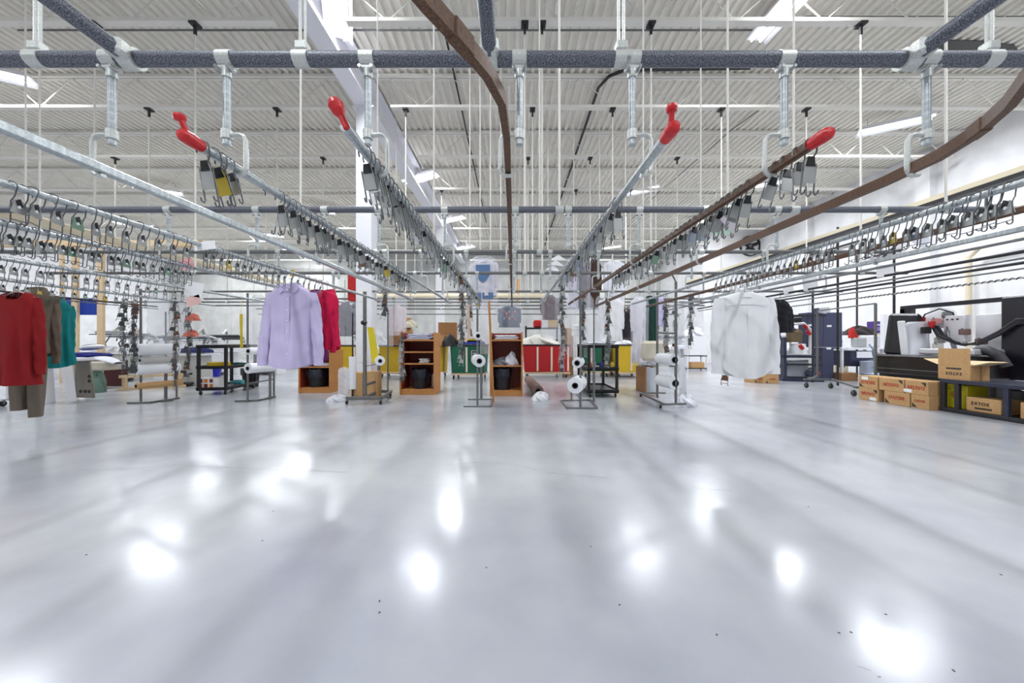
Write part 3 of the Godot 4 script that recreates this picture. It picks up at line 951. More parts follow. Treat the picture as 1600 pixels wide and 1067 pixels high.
	if p.get("yoke", false):
		part("back_yoke_seam", mb().box(Vector3(0, y0 - .12, dep * .88 + .004), Vector3(sw * 1.75, .006, .006)), cloth, t)
		part("back_pleat", mb().box(Vector3(0, y0 - .12 - ln * .35, dep * .93 + .003), Vector3(.03, ln * .62, .008), Basis(Vector3.RIGHT, -.02), .003), cloth, t)
	# hanger
	var hm: Material = p.get("hanger", M.wire)
	var hk = [Vector3(0, -.085, 0), Vector3(0, -.02, 0)]
	for k in 7:
		var a = -PI * .5 + PI * 1.2 * k / 6.0 
		hk.append(Vector3(.018 * cos(a) , .0 + .018 * sin(a) + .0, 0))
	var h = thing("clothes_hanger", "hanger inside the " + label, "hanger", hook, turn, p.get("group", "") + (" hangers" if p.get("group", "") else ""))
	part("hook", mb().tube(hk, .0025, 6), M.wire, h)
	part("shoulder_bar", mb().tube([Vector3(-sw * .92, y0 - .06, 0), Vector3(-sw * .4, y0 - .012, 0), Vector3(0, y0 + .012, 0), Vector3(sw * .4, y0 - .012, 0), Vector3(sw * .92, y0 - .06, 0)], .007, 8), hm, h)
	return t

func bag(called: String, label: String, hook: Vector3, w: float, ln: float, a := .35, turn := 0.0, dep := .06, group := "") -> void:
	var rows = []
	var ph = hook.x * 37.0
	for j in 22:
		var f = j / 21.0
		var row = []
		var ww = w * (1.0 if f > .12 else lerpf(.35, 1.0, sqrt(f / .12)))
		for k in 32:
			var an = TAU * k / 32.0
			var wob = .012 * sin(an * 5.0 + ph + f * 3.0) + .006 * sin(f * 31.0 + an * 4.0 + ph)
			row.append(Vector3(cos(an) * (ww + wob * .5), -.06 - ln * f, sin(an) * (dep + wob)))
		rows.append(row)
	one(called, label, "plastic bag", mb().grid(rows, true), film(a), hook, Basis(Vector3.UP, deg_to_rad(turn)), group)

func build_garments() -> void:
	var wh = rgb(238, 238, 240)
	garment("shirt", "lilac button-up shirt hanging open on a wire hanger", "shirt", at(456, 430, 3.1), 4, {"col": rgb(200, 190, 224), "sw": .185, "hw": .19, "len": .72, "slv": .58, "placket": true, "out": .085, "tail": .05, "slr": .06})
	garment("shirt", "bright magenta long-sleeved shirt beside the white column", "shirt", at(511, 442, 3.62), -20, {"col": rgb(206, 14, 70), "sw": .12, "hw": .13, "len": .6, "slv": .5, "out": .035, "fwd": .05, "slr": .05})
	garment("shirt", "purple shirt tucked behind the magenta one", "shirt", at(496, 443, 3.8), 20, {"col": rgb(112, 30, 100), "sw": .085, "hw": .1, "len": .75, "slv": .62, "out": .02, "slr": .045})
	garment("shirt", "dark maroon garment behind the lilac shirt", "shirt", at(453, 438, 3.4), 5, {"col": rgb(96, 20, 46), "sw": .17, "hw": .19, "len": .74, "slv": .58, "out": .09, "slr": .055})
	garment("shirt", "large white dress shirt hanging with its back towards us", "shirt", at(1163, 442, 3.48), -6, {"col": wh, "sw": .235, "hw": .245, "len": .84, "slv": .68, "out": .06, "yoke": true, "tail": .12, "slr": .085})
	garment("dress", "long-sleeved dark red dress hanging at the left edge", "dress", at(28, 441, 3.5), 10, {"col": rgb(134, 12, 17), "sw": .155, "hw": .175, "len": .92, "slv": .72, "slr": .06, "out": .08, "tail": 0.0, "plain": true, "collar": false, "scoop": .1, "fold": .018, "hanger": mat(rgb(240, 200, 206), .5)})
	garment("coat", "taupe coat hanging behind the red dress", "coat", at(56, 439, 3.8), 25, {"col": rgb(108, 98, 84), "sw": .155, "hw": .14, "len": .72, "slv": .68, "out": .04, "slr": .05})
	garment("shirt", "teal satin blouse hanging next to the taupe coat", "blouse", at(86, 457, 4.2), 42, {"col": rgb(0, 122, 124), "sw": .13, "hw": .16, "len": .8, "slv": .54, "slr": .054, "out": .02, "plain": true, "fold": .02})
	garment("shirt", "navy garment behind the teal blouse", "shirt", at(95, 466, 4.5), 35, {"col": rgb(22, 30, 70), "sw": .1, "hw": .11, "len": .5, "slv": .4, "out": .015, "slr": .045})
	# taupe trousers
	var tr = thing("trousers", "taupe trousers hanging below the red dress nearly to the floor", "trousers", at(43, 555, 3.75), 25)
	for s in [-1.0, 1.0]:
		var rows = []
		for j in 16:
			var f = j / 15.0
			var ring = []
			for k in 20:
				var a = TAU * k / 20.0
				var wob = .008 * sin(a * 4.0 + f * 5.0 + s)
				ring.append(Vector3(s * .075 + cos(a) * (.07 - .02 * f + wob) - s * .015 * f, .1 - f * (.72 + s * .04), sin(a) * (.05 + wob)))
			rows.append(ring)
		part("trouser_leg", mb().grid(rows, true), mat(rgb(112, 102, 90), .92, 0, {"cull_mode": BaseMaterial3D.CULL_DISABLED}), tr)
	# clothes hanging farther back
	var far = [["blouse in plastic with a blue printed yoke, high in the centre", 756, 397, 6.0, rgb(206, 204, 214), .2, .62, "blouse"], ["white shirt on the racks right of centre", 960, 400, 7.5, rgb(226, 228, 236), .2, .9, "shirt"], ["dark patterned dress on the far racks", 912, 400, 7.5, rgb(90, 82, 96), .11, 1.0, "dress"], ["brown coat on the far racks", 929, 400, 7.5, rgb(70, 48, 40), .11, 1.0, "coat"],
		["pale lilac shirt on the far racks", 895, 400, 7.5, rgb(212, 206, 222), .11, 1.0, "shirt"], ["white laboratory coat over the empty black cart", 955, 457, 6.82, wh, .2, .85, "coat"], ["white gown at the tall garment rack", 999, 457, 6.82, rgb(232, 228, 236), .13, 1.25, "gown"], ["dark green jacket at the tall garment rack", 1016, 457, 6.82, rgb(18, 58, 50), .12, .85, "jacket"],
		["white shirt with a purple lining beside the green jacket", 1030, 457, 6.82, rgb(204, 196, 232), .1, .55, "shirt"], ["maroon trousers folded over a far hanger", 859, 455, 6.82, rgb(72, 32, 36), .14, .45, "trousers"], ["black jacket on the rack behind the pink shirt", 540, 467, 8.0, rgb(36, 38, 52), .12, .75, "jacket"], ["dark suit on the rack behind the column", 558, 467, 8.0, rgb(52, 54, 66), .12, .72, "suit"],
		["striped shirt in plastic left of the second cabinet", 620, 472, 8.64, rgb(214, 196, 196), .2, .72, "shirt"], ["printed blue skirt top in plastic above the third cabinet", 796, 472, 8.64, rgb(46, 70, 96), .24, .52, "skirt"], ["black coat on a far rack beyond the white coat", 980, 483, 10.47, rgb(40, 36, 42), .3, .75, "coat"], ["dark coat just behind the white shirt's shoulder", 1219, 460, 4.42, rgb(28, 28, 34), .12, .38, "coat"]]
	for q in far:
		garment("hanging_garment", q[0], q[7], at(q[1], q[2], q[3]), rng.randf_range(-12, 12), {"col": q[4], "sw": q[5], "hw": q[5] * 1.1, "len": q[6], "slv": minf(.55, q[6] * .6), "out": .03, "plain": true, "tail": 0.0, "collar": q[7] != "skirt"})
	# blue printed yoke and flowers on the skirt
	var yo = mb()
	yo.prism([Vector2(-.12, .0), Vector2(.12, 0), Vector2(.12, -.16), Vector2(.06, -.26), Vector2(0, -.3), Vector2(-.06, -.26), Vector2(-.12, -.16)], 0, .01)
	part("printed_yoke", yo, mat(rgb(88, 120, 160), .8), get_node("hanging_garment"), Vector3(0, -.2, .085))
	part("blue_hem", mb().box(Vector3(0, -.72, .09), Vector3(.34, .1, .012)), mat(rgb(92, 118, 160), .8), get_node("hanging_garment"))
	var sk: Node3D = get_node("hanging_garment_013")
	for k in 10:
		var w = mb()
		for s in 5:
			w.lathe([Vector2(0, .003), Vector2(.014, 0)], Vector3(cos(s * TAU / 5) * .016, sin(s * TAU / 5) * .016, 0), Basis(Vector3.RIGHT, PI / 2), 7)
		part("printed_flower", w, mat([rgb(196, 72, 70), rgb(206, 132, 96), rgb(120, 150, 170)][k % 3], .8), sk, Vector3(-.13 + (k % 5) * .065, -.24 - (k / 5) * .12 - (k % 2) * .05, .094))
	for q in [[756, 394, 6.0, .24, .95, "clear bag over the blue-yoked blouse"], [796, 470, 8.5, .32, .85, "clear bag over the flowered skirt"], [248, 448, 5.6, .19, .85, "clear garment bag hanging behind the film roll rack"], [285, 452, 6.0, .12, .95, "narrow clear bag beside the clip columns"], [404, 456, 6.82, .19, 1.3, "clear bag hanging left of the lilac shirt"], [604, 456, 6.82, .13, 1.0, "clear bag hanging right of the white column"], [626, 456, 6.82, .12, .7, "shorter clear bag right of the white column"],
			[757, 456, 6.82, .09, 1.15, "tall clear film sleeve over the small roll stand"], [893, 456, 6.82, .09, 1.2, "tall clear film sleeve at the rolling stand with big rolls"], [920, 457, 6.82, .1, 1.2, "second clear film sleeve at the rolling stand"], [938, 457, 6.82, .1, .9, "clear bag over the black cart's end"], [1062, 470, 5.6, .06, 1.05, "clear bag draped on the tall garment rack"], [904, 394, 7.4, .26, 1.2, "clear bag over the far dresses"], [862, 452, 6.72, .2, .9, "clear bag over the maroon trousers"], [1000, 455, 6.7, .17, 1.35, "clear bag over the white gown"], [542, 465, 7.85, .3, 1.0, "clear bag over the dark jackets"]]:
		bag("garment_bag", q[5], at(q[0], q[1], q[2]), q[3], q[4], .2, rng.randf_range(-10, 10))
	for k in 3:
		var b = mb()
		b.prism([Vector2(-.19, 0), Vector2(.19, 0), Vector2(.0, .12)], -.02, .02)
		one("paper_hanger_cape", ["top white shoulder cape hanging in the far racks", "middle white shoulder cape hanging in the far racks", "lowest white shoulder cape hanging in the far racks"][k], "cape", b, M.paper, at(872 - k * 4, 407 + k * 8, 7.5), Basis(Vector3.UP, .3 * k))

# ------------------------------------------------------------------ shared furniture builders
func caster(parent: Node3D, p: Vector3, r := .04) -> void:
	var c = part("caster", mb().lathe([Vector2(0, -.012), Vector2(r * .9, -.012), Vector2(r, -.006), Vector2(r, .006), Vector2(r * .9, .012), Vector2(0, .012)], Vector3(p.x, r, p.z), Basis(Vector3.BACK, PI / 2), 14), M.black, parent)
	part("fork", mb().box(Vector3(p.x - .017, r * 1.45, p.z), Vector3(.004, r * 1.3, .025)).box(Vector3(p.x + .017, r * 1.45, p.z), Vector3(.004, r * 1.3, .025)).box(Vector3(p.x, r * 2.1, p.z), Vector3(.04, .006, .035)), M.steel, c)

func carton(called: String, label: String, where: Vector3, s: Vector3, turn: float, text := "", flip := false, m: Material = null, group := "") -> Node3D:
	var t = thing(called, label, "box", where, turn, group)
	part("box_body", mb().box(Vector3(0, s.y / 2, 0), s, Basis.IDENTITY, .006), m if m else M.card, t)
	part("tape_strip", mb().box(Vector3(0, s.y + .0005, 0), Vector3(s.x, .001, .05)), M.tape, t)
	part("flap_seam", mb().box(Vector3(0, s.y + .001, 0), Vector3(s.x, .001, .003)), M.ink, t)
	if text:
		var b = Basis(Vector3.BACK, PI) if flip else Basis.IDENTITY
		word(t, text, s.y * .2, M.print, Vector3(0, s.y * .52, s.z / 2 + .001), b)
		var k = 1.0 if not flip else -1.0
		part("printed_corner", mb().prism([Vector2(0, 0), Vector2(.06, 0), Vector2(0, .06)], 0, .001, Vector3(k * (s.x / 2 - .02), s.y * .5 + k * (s.y * .42), s.z / 2), Basis(Vector3.BACK, PI if not flip else 0.0)), M.ink, t)
		word(t, text, s.y * .2, M.print, Vector3(-s.x / 2 - .001, s.y * .52, 0), Basis(Vector3.UP, -PI / 2) * b)
	return t

func cabinet(label: String, where: Vector3, w: float, h: float, d: float, turn: float, shelves: Array) -> Node3D:
	var t = thing("wooden_cabinet", label, "cabinet", where, turn)
	for s in [-1, 1]:
		var sp = part("side_panel", mb().box(Vector3(s * (w / 2 - .012), h / 2, 0), Vector3(.024, h, d), Basis.IDENTITY, .003), M.wood, t)
		part("edge_strip", mb().box(Vector3(s * (w / 2 - .012), h / 2, d / 2 + .003), Vector3(.03, h, .008), Basis.IDENTITY, .002), M.wood, sp)
		part("inner_lining", mb().box(Vector3(s * (w / 2 - .027), h / 2 + .04, 0), Vector3(.006, h - .1, d - .02)), M.redwood, sp)
	part("back_panel", mb().box(Vector3(0, h / 2, -d / 2 + .01), Vector3(w - .06, h - .02, .014)), M.redwood, t)
	part("base", mb().box(Vector3(0, .05, 0), Vector3(w - .05, .1, d - .01), Basis.IDENTITY, .003), M.wood, t)
	for y in shelves:
		var sh = part("shelf", mb().box(Vector3(0, y, 0), Vector3(w - .05, .02, d - .03)), M.redwood, t)
		part("shelf_edge", mb().box(Vector3(0, y, d / 2 - .01), Vector3(w - .05, .028, .012), Basis.IDENTITY, .002), M.wood, sh)
	return t

func folded(label: String, where: Vector3, w: float, d: float, n: int, m: Material, turn := 0.0) -> void:
	for k in n:
		var rows = []
		var ww = w * (1.0 - .05 * k)
		for i in 13:
			var u = i / 12.0 * 2.0 - 1.0
			var end = pow(maxf(0.0, 1.0 - pow(absf(u), 8.0)), .5)
			var ring = []
			for j in 20:
				var a = TAU * j / 20.0
				var cz = signf(cos(a)) * pow(absf(cos(a)), .35)
				var cy = signf(sin(a)) * pow(absf(sin(a)), .6)
				ring.append(Vector3(u * ww / 2, .009 + .0145 * cy * end + .004 * sin(u * 7.0 + k * 2.0) * sin(cz * 3.0 + k), cz * (d / 2 - .02 + .02 * end)))
			rows.append(ring)
		one("folded_linen", (["lowest ", "second ", "third ", "fourth "][k] if n > 1 else "") + label, "linen", mb().grid(rows, true), m, where + Vector3(sin(k * 2.0) * .015, .006 + k * .028, 0), Basis(Vector3.UP, deg_to_rad(turn) + .08 * sin(k * 3.0)), label if n > 1 else "")

func trash_can(label: String, where: Vector3, r: float, h: float) -> void:
	var t = thing("trash_can", label, "trash can", where)
	part("can", mb().lathe([Vector2(0, .002), Vector2(r * .82, .002), Vector2(r, h), Vector2(r * .97, h), Vector2(r * .8, .01)], Vector3.ZERO, Basis.IDENTITY, 20), M.blackm, t)
	var rows = []
	for j in 5:
		var row = []
		for k in 28:
			var a = TAU * k / 28.0
			var w = .008 * sin(a * 7.0 + j) + .005 * sin(a * 11.0)
			var rr: float = [r * .93, r * .98, r * 1.06, r * 1.04, r * 1.02][j]
			row.append(Vector3(cos(a) * (rr + w), h + [-.05, .015, .012, -.06, -.14][j] + w, sin(a) * (rr + w)))
		rows.append(row)
	part("bin_liner", mb().grid(rows, true), mat(rgb(34, 36, 48), .25), t)

func truck(label: String, where: Vector3, w: float, h: float, d: float, col: Material, turn: float, stripes: Array) -> Node3D:
	var t = thing("laundry_truck", label, "laundry cart", where, turn)
	var y0 = .16
	var m = mb()
	var rows = []
	for j in 5:
		var f = [0.0, .03, .5, .97, 1.0][j] as float
		var ww = w / 2 * (.93 + .07 * f)
		var dd = d / 2 * (.93 + .07 * f)
		var row = []
		for c in 4:
			for q in 5:
				var a = PI / 2 * (c + q / 4.0)
				var sx = 1.0 if c in [0, 3] else -1.0
				var sz = 1.0 if c in [0, 1] else -1.0
				row.append(Vector3(sx * (ww - .06) + cos(a) * .06, y0 + (h - y0) * f, sz * (dd - .06) + sin(a) * .06))
		rows.append(row)
	m.grid(rows, true)
	part("tub", m, col, t)
	var rim = []
	for k in rows[4].size() + 1:
		rim.append(rows[4][k % rows[4].size()])
	part("rim", mb().tube(rim, .022, 8), M.blackm, t)
	for sx in stripes:
		part("stripe", mb().box(Vector3(sx * w, y0 + (h - y0) * .48, d / 2 * .975 + .006), Vector3(.05, (h - y0) * .9, .012), Basis(Vector3.RIGHT, .035 * d / (h - y0)), .004), mat(rgb(236, 226, 206), .6), t)
	var dl = part("dolly", mb().box(Vector3(0, .125, 0), Vector3(w * .95, .05, d * .95), Basis.IDENTITY, .006), M.pine, t)
	for sx in [-1, 1]:
		for sz in [-1, 1]:
			part("caster", mb().lathe([Vector2(0, -.018), Vector2(.05, -.018), Vector2(.05, .018), Vector2(0, .018)], Vector3(sx * w * .4, .05, sz * d * .4), Basis(Vector3.BACK, PI / 2), 12), M.black, dl)
	return t

func utility_cart(label: String, where: Vector3, w: float, h: float, d: float, turn: float, levels: Array) -> void:
	var t = thing("utility_cart", label, "cart", where, turn)
	for sx in [-1, 1]:
		for sz in [-1, 1]:
			part("post", mb().box(Vector3(sx * (w / 2 - .03), h / 2 + .04, sz * (d / 2 - .03)), Vector3(.05, h - .08, .05), Basis.IDENTITY, .008), M.black, t)
			caster(t, Vector3(sx * (w / 2 - .05), 0, sz * (d / 2 - .05)), .035)
	for y in levels:
		var s = part("shelf", mb().box(Vector3(0, y, 0), Vector3(w, .03, d), Basis.IDENTITY, .008), M.black, t)
		part("shelf_lip", mb().box(Vector3(0, y + .02, d / 2 - .01), Vector3(w, .05, .02)).box(Vector3(0, y + .02, -d / 2 + .01), Vector3(w, .05, .02)).box(Vector3(w / 2 - .01, y + .02, 0), Vector3(.02, .05, d - .04)).box(Vector3(-w / 2 + .01, y + .02, 0), Vector3(.02, .05, d - .04)), M.black, s)

func roll(called: String, label: String, c: Vector3, dir: Vector3, r: float, ln: float, core := .035, m: Material = null, wrinkle := 0.0) -> void:
	var t = thing(called, label, "film roll", c)
	var y = dir.normalized()
	var x = y.cross(Vector3.UP).normalized()
	if y.cross(Vector3.UP).length() < .01:
		x = Vector3.RIGHT
	var b = Basis(x, y, x.cross(y))
	part("film_body", mb().lathe([Vector2(core, -ln / 2), Vector2(r * .97, -ln / 2), Vector2(r, -ln / 2 + .006), Vector2(r * (1.0 - wrinkle), 0), Vector2(r, ln / 2 - .006), Vector2(r * .97, ln / 2), Vector2(core, ln / 2)], Vector3.ZERO, b, 24), m if m else M.rollw, t)
	part("core_tube", mb().lathe([Vector2(core * .7, -ln / 2 - .01), Vector2(core, -ln / 2 - .01), Vector2(core, ln / 2 + .01), Vector2(core * .7, ln / 2 + .01), Vector2(core * .7, -ln / 2 - .01)], Vector3.ZERO, b, 16), M.core, t)

func stand(called: String, label: String, cat: String, bars: Array, m: Material, where := Vector3.ZERO, turn := 0.0) -> Node3D:      # bars: [name, from, to, thickness]
	var t = thing(called, label, cat, where, turn)
	for q in bars:
		var a: Vector3 = q[1]
		var b: Vector3 = q[2]
		if q.size() > 4:
			part(q[0], mb().tube([a, b], q[3], 10), m, t)
		else:
			part(q[0], mb().bar(a, b, q[3], q[3], .003), m, t)
	return t

func crumple(called: String, label: String, cat: String, where: Vector3, s: Vector3, m: Material, seed_ := 1.0, turn := 0.0) -> void:
	var rows = []
	for j in 11:
		var row = []
		var f = j / 10.0
		for k in 26:
			var a = TAU * k / 26.0
			var rr = sin(PI * clampf(f * .5 + .02, 0, 1) )
			rr = sqrt(maxf(0, 1.0 - pow(1.0 - f, 2.2)))
			var w = 1.0 + .16 * sin(a * 3.0 + seed_ + f * 4.0) + .1 * sin(a * 7.0 + seed_ * 3.0 + f * 7.0) + .05 * sin(a * 13.0 + f * 17.0 * seed_)
			row.append(Vector3(cos(a) * s.x * rr * w, s.y * (1.0 - f) * (1.0 + .2 * sin(a * 2.0 + seed_)), sin(a) * s.z * rr * w))
		rows.append(row)
	one(called, label, cat, mb().grid(rows, true), m, where, Basis(Vector3.UP, deg_to_rad(turn)))

# ------------------------------------------------------------------ pressing machines used around the hall
func press_unit(label: String, where: Vector3, turn: float, v: Dictionary) -> void:
	var t = thing("garment_press", label, "press machine", where, turn)
	var w: float = v.get("w", 1.0)
	var bm: Material = v.get("body", M.greyp)
	var b = part("base_cabinet", mb().prism([Vector2(-w * .32, 0), Vector2(w * .32, 0), Vector2(w * .26, .68), Vector2(-w * .26, .68)], -.22, .22), bm, t)
	part("vent", mb().box(Vector3(0, .3, .223), Vector3(w * .3, .1, .006)), M.dark, b)
	part("foot_pedal", mb().box(Vector3(0, .06, .3), Vector3(w * .4, .03, .16), Basis(Vector3.RIGHT, .15), .006), M.dark, b)
	part("work_table", mb().box(Vector3(0, .7, 0), Vector3(w * 1.0, .04, .5), Basis.IDENTITY, .01), M.white, t)
	var rows = []
	for j in 9:
		var row = []
		for k in 28:
			var a = TAU * k / 28.0
			var f = j / 8.0
			row.append(Vector3(cos(a) * w * .5 * sqrt(1.0 - pow(f, 3.0) * .98), .74 + .13 * f, sin(a) * .2 * sqrt(1.0 - pow(f, 3.0) * .98)))
		rows.append(row)
	part("buck", mb().grid(rows, true), v.get("buck", M.linen), t)
	var up: float = v.get("up", .35)
	var hd = part("press_head", mb().box(Vector3(.02, .98 + up * .5, -.1), Vector3(w * .8, .09, .32), Basis(Vector3.RIGHT, -up), .04), v.get("head", M.chrome), t)
	part("handle", mb().tube([Vector3(-w * .3, .97 + up * .5, .1), Vector3(-w * .3, .97 + up * .5, .2), Vector3(w * .3, .97 + up * .5, .2), Vector3(w * .3, .97 + up * .5, .1)], .012, 8), M.black, hd)
	part("arm", mb().tube([Vector3(0, .7, -.25), Vector3(0, 1.1, -.32), Vector3(0, 1.2 + up * .5, -.22), Vector3(0, 1.05 + up * .5, -.08)], .035, 10), bm, t)
	var cb = part("control_box", mb().box(Vector3(w * .42, .95, -.2), Vector3(.16, .26, .12), Basis.IDENTITY, .01), v.get("box", M.white), t)
	for k in 3:
		part("push_button", mb().lathe([Vector2(0, .012), Vector2(.014, .01), Vector2(.014, 0)], Vector3(w * .42 - .04 + k * .04, 1.0, -.14), Basis(Vector3.RIGHT, PI / 2), 8), [M.red, M.black, M.green][k], cb)
	part("steam_hose", mb().tube([Vector3(-w * .3, .7, -.2), Vector3(-w * .45, .95, -.28), Vector3(-w * .3, 1.2, -.3), Vector3(-.1, 1.15, -.25), Vector3(0, 1.02, -.15)], .014, 8), M.black, t)

# ------------------------------------------------------------------ left side
func build_left() -> void:
	var p = fl(13, 634)
	var t = stand("rolling_rack", "white rolling garment rack at the left edge", "garment rack", [["post", p + Vector3(0, .1, 0), p + Vector3(0, 1.55, 0), .035], ["lower_bar", p + Vector3(-.5, .34, 0), p + Vector3(.15, .34, 0), .03], ["top_bar", p + Vector3(-.8, 1.55, 0), p + Vector3(.02, 1.55, 0), .03], ["foot_bar", p + Vector3(0, .1, -.3), p + Vector3(0, .1, .1), .035]], M.white)
	caster(t, p + Vector3(0, 0, .06), .045)
	caster(t, p + Vector3(0, 0, -.26), .045)
	# steel pedestal table
	var g = thing("pedestal_table", "white and grey steel pedestal table near the teal blouse", "work table", fl(107, 626), -8)
	var sp = part("side_panel", mb().prism([Vector2(-.34, 0), Vector2(-.08, 0), Vector2(-.12, .64), Vector2(-.26, .64)], -.02, .02, Vector3(0, 0, .2)), mat(rgb(160, 159, 154), .5), g)
	part("slot", mb().box(Vector3(-.2, .42, .222), Vector3(.02, .06, .006)).box(Vector3(-.2, .12, .222), Vector3(.05, .02, .006)), M.dark, sp)
	part("leg", mb().prism([Vector2(-.1, 0), Vector2(-.02, 0), Vector2(-.08, .66), Vector2(-.14, .66)], -.05, .05, Vector3(0, 0, .19)), M.white, g)
	part("leg", mb().prism([Vector2(.28, .02), Vector2(.34, .02), Vector2(.24, .66), Vector2(.17, .66)], -.05, .05, Vector3(0, 0, .15)), M.white, g)
	var bp = part("back_panel", mb().prism([Vector2(-.1, .03), Vector2(.3, .03), Vector2(.2, .66), Vector2(-.1, .66)], -.01, .01, Vector3(0, 0, -.15)), mat(rgb(140, 134, 124), .5), g)
	for q in [[.2, .4], [.2, .32], [.02, .14], [.12, .14], [.2, .14]]:
		part("access_hole", mb().lathe([Vector2(0, .004), Vector2(.03, .004), Vector2(.03, 0)], Vector3(q[0], q[1], -.14), Basis(Vector3.RIGHT, PI / 2), 12), M.black, bp)
	part("table_top", mb().box(Vector3(.02, .7, .05), Vector3(.5, .05, .45), Basis.IDENTITY, .008), M.white, g)
	part("cream_pipe", mb().tube([Vector3(.02, .05, 0), Vector3(.06, .35, 0), Vector3(.1, .6, 0)], .025, 8), M.cream, g)
	# ironing table with blue pad
	var ir = thing("ironing_table", "ironing table with a blue pad and rounded white nose", "ironing table", fl(146, 611), -6)
	part("body", mb().box(Vector3(0, .52, 0), Vector3(.9, .18, .42), Basis.IDENTITY, .03), mat(rgb(206, 198, 182), .6), ir)
	var nose = []
	for j in 14:
		var f = j / 13.0
		var row = []
		for k in 16:
			var a = TAU * k / 16.0
			row.append(Vector3(-.42 + f * 1.0, .66 + .045 * sin(PI * f) - .1 * f * f + sin(a) * (.05 - .02 * f), cos(a) * (.2 - .12 * pow(f, 3.0))))
		nose.append(row)
	part("ironing_surface", mb().grid(nose, true), M.linen, ir)
	part("blue_pad", mb().prism([Vector2(-.42, 0), Vector2(.1, .0), Vector2(.16, .05), Vector2(.08, .08), Vector2(-.4, .1), Vector2(-.44, .05)], -.2, .23, Vector3(.02, .68, 0)), mat(rgb(26, 36, 128), .8), ir)
	part("hand_iron", mb().lathe([Vector2(0, -.03), Vector2(.16, -.03), Vector2(.19, 0), Vector2(.15, .03), Vector2(0, .04)], Vector3(-.03, .88, 0), Basis(Vector3.BACK, .2), 20), M.rollw, ir)
	part("iron_pad_ring", mb().lathe([Vector2(.1, .035), Vector2(.12, .042), Vector2(.14, .034)], Vector3(-.03, .885, 0), Basis(Vector3.BACK, .2), 20), M.dark, ir)
	for x in [-.3, .32]:
		part("leg", mb().box(Vector3(x, .22, .1), Vector3(.05, .44, .05)).box(Vector3(x, .015, .0), Vector3(.08, .03, .5)), M.white, ir)
	part("steam_tank", mb().lathe([Vector2(0, -.12), Vector2(.1, -.12), Vector2(.1, .12), Vector2(0, .12)], Vector3(-.02, .2, 0), Basis.IDENTITY, 14), mat(rgb(60, 30, 28), .5), ir)
	crumple("rag_pile", "green and grey rags stuffed under the ironing table", "rags", fl(152, 613), Vector3(.14, .4, .1), mat(rgb(106, 132, 120), .9), 2.3)
	one("maroon_panel", "dark maroon panel behind the ironing table", "panel", mb().box(Vector3(0, .3, 0), Vector3(.5, .58, .04), Basis.IDENTITY, .004), mat(rgb(72, 20, 18), .6), fl(181, 604))
	# wooden posts
	var posts = [[118, 9, "broad pine post left of the blue panel"], [158, 9, "broad pine post right of the blue panel"], [97, 4, "slim pine post behind the navy garment"]]
	for q in posts:
		var z = 8.6
		var b = at(q[0], 540, z)
		one("timber_post", q[2], "post", mb().box(Vector3(0, 1.65, 0), Vector3(q[1] * z / F, 3.3, .07), Basis.IDENTITY, .006), M.pine, Vector3(b.x, 0, b.z))
	one("timber_beam", "long pale timber beam resting across the posts", "beam", mb().box(Vector3(0, 0, 0), Vector3(6.0, .16, .12), Basis.IDENTITY, .006), M.pine, Vector3(-10.6, 3.39, -8.6))
	for q in [[95, 112, "small blue board at the left posts"], [124, 157, "wide blue board between the pine posts"]]:
		var a = at(q[0], 492, 8.667)
		var b = at(q[1], 466, 8.667)
		one("blue_board", q[2], "board", mb().box(Vector3.ZERO, Vector3(b.x - a.x, b.y - a.y, .06), Basis.IDENTITY, .01), M.blue, (a + b) / 2)
	# film roll rack
	var z1 = 5.66
	var a0 = fl(220, 630)
	var a1 = fl(259, 626)
	var a2 = fl(276, 623)
	stand("film_rack", "tubular steel rack holding film rolls at left", "roll rack", [["pole", a0, Vector3(a0.x, 1.85, a0.z), .016, 1], ["pole", a1, Vector3(a1.x, .55, a1.z), .022, 1], ["thin_pole", a1 + Vector3(0, .5, 0), Vector3(a1.x, 1.5, a1.z), .012, 1], ["pole", a2, Vector3(a2.x, .7, a2.z), .014, 1], ["foot_bar", fl(199, 631) + Vector3(0, .015, 0), fl(236, 630) + Vector3(0, .015, 0), .03], ["foot_bar", fl(236, 630) + Vector3(0, .016, 0), fl(280, 623) + Vector3(0, .016, 0), .03], ["foot_bar", fl(252, 628.5) + Vector3(0, .02, 0), fl(270, 626.5) + Vector3(0, .02, 0), .05]], M.steel_grey)
	var ax = (a2 - a0).normalized()
	var film_grey = mat(rgb(190, 190, 186), .4)
	roll("film_roll", "top white film roll on the left rack", at(247, 546, 5.75), ax, .095, .52, .04)
	roll("film_roll", "thin grey film roll between two white ones on the left rack", at(248, 562, 5.75), ax, .055, .46, .02, film_grey)
	roll("film_roll", "lower white film roll on the left rack", at(247, 576, 5.75), ax, .085, .54, .04)
	roll("paper_tube", "brown cardboard tube across the bottom of the left rack", at(250, 600, 5.75), ax, .05, .58, .02, M.card)
	for q in [[186, 590, 282, 586, "upper pine skid rail on the floor behind the film rack"], [186, 610, 290, 604, "lower pine skid rail on the floor behind the film rack"]]:
		var b0 = fl(q[0], 610)
		var b1 = fl(q[2], 605)
		var yy = .03 if q[1] == 610 else .28
		var sk = thing("timber_skid", q[4], "timber", Vector3.ZERO)
		part("plank", mb().bar(b0 + Vector3(0, yy, 0), b1 + Vector3(0, yy, 0), .06, .06, .004), M.pine, sk)
		if yy > .1:
			part("support", mb().box(b0 + Vector3(.05, yy / 2 + .01, -.06), Vector3(.06, yy + .02, .06)).box(b1 + Vector3(-.05, yy / 2 + .01, -.06), Vector3(.06, yy + .02, .06)), M.pine, sk)
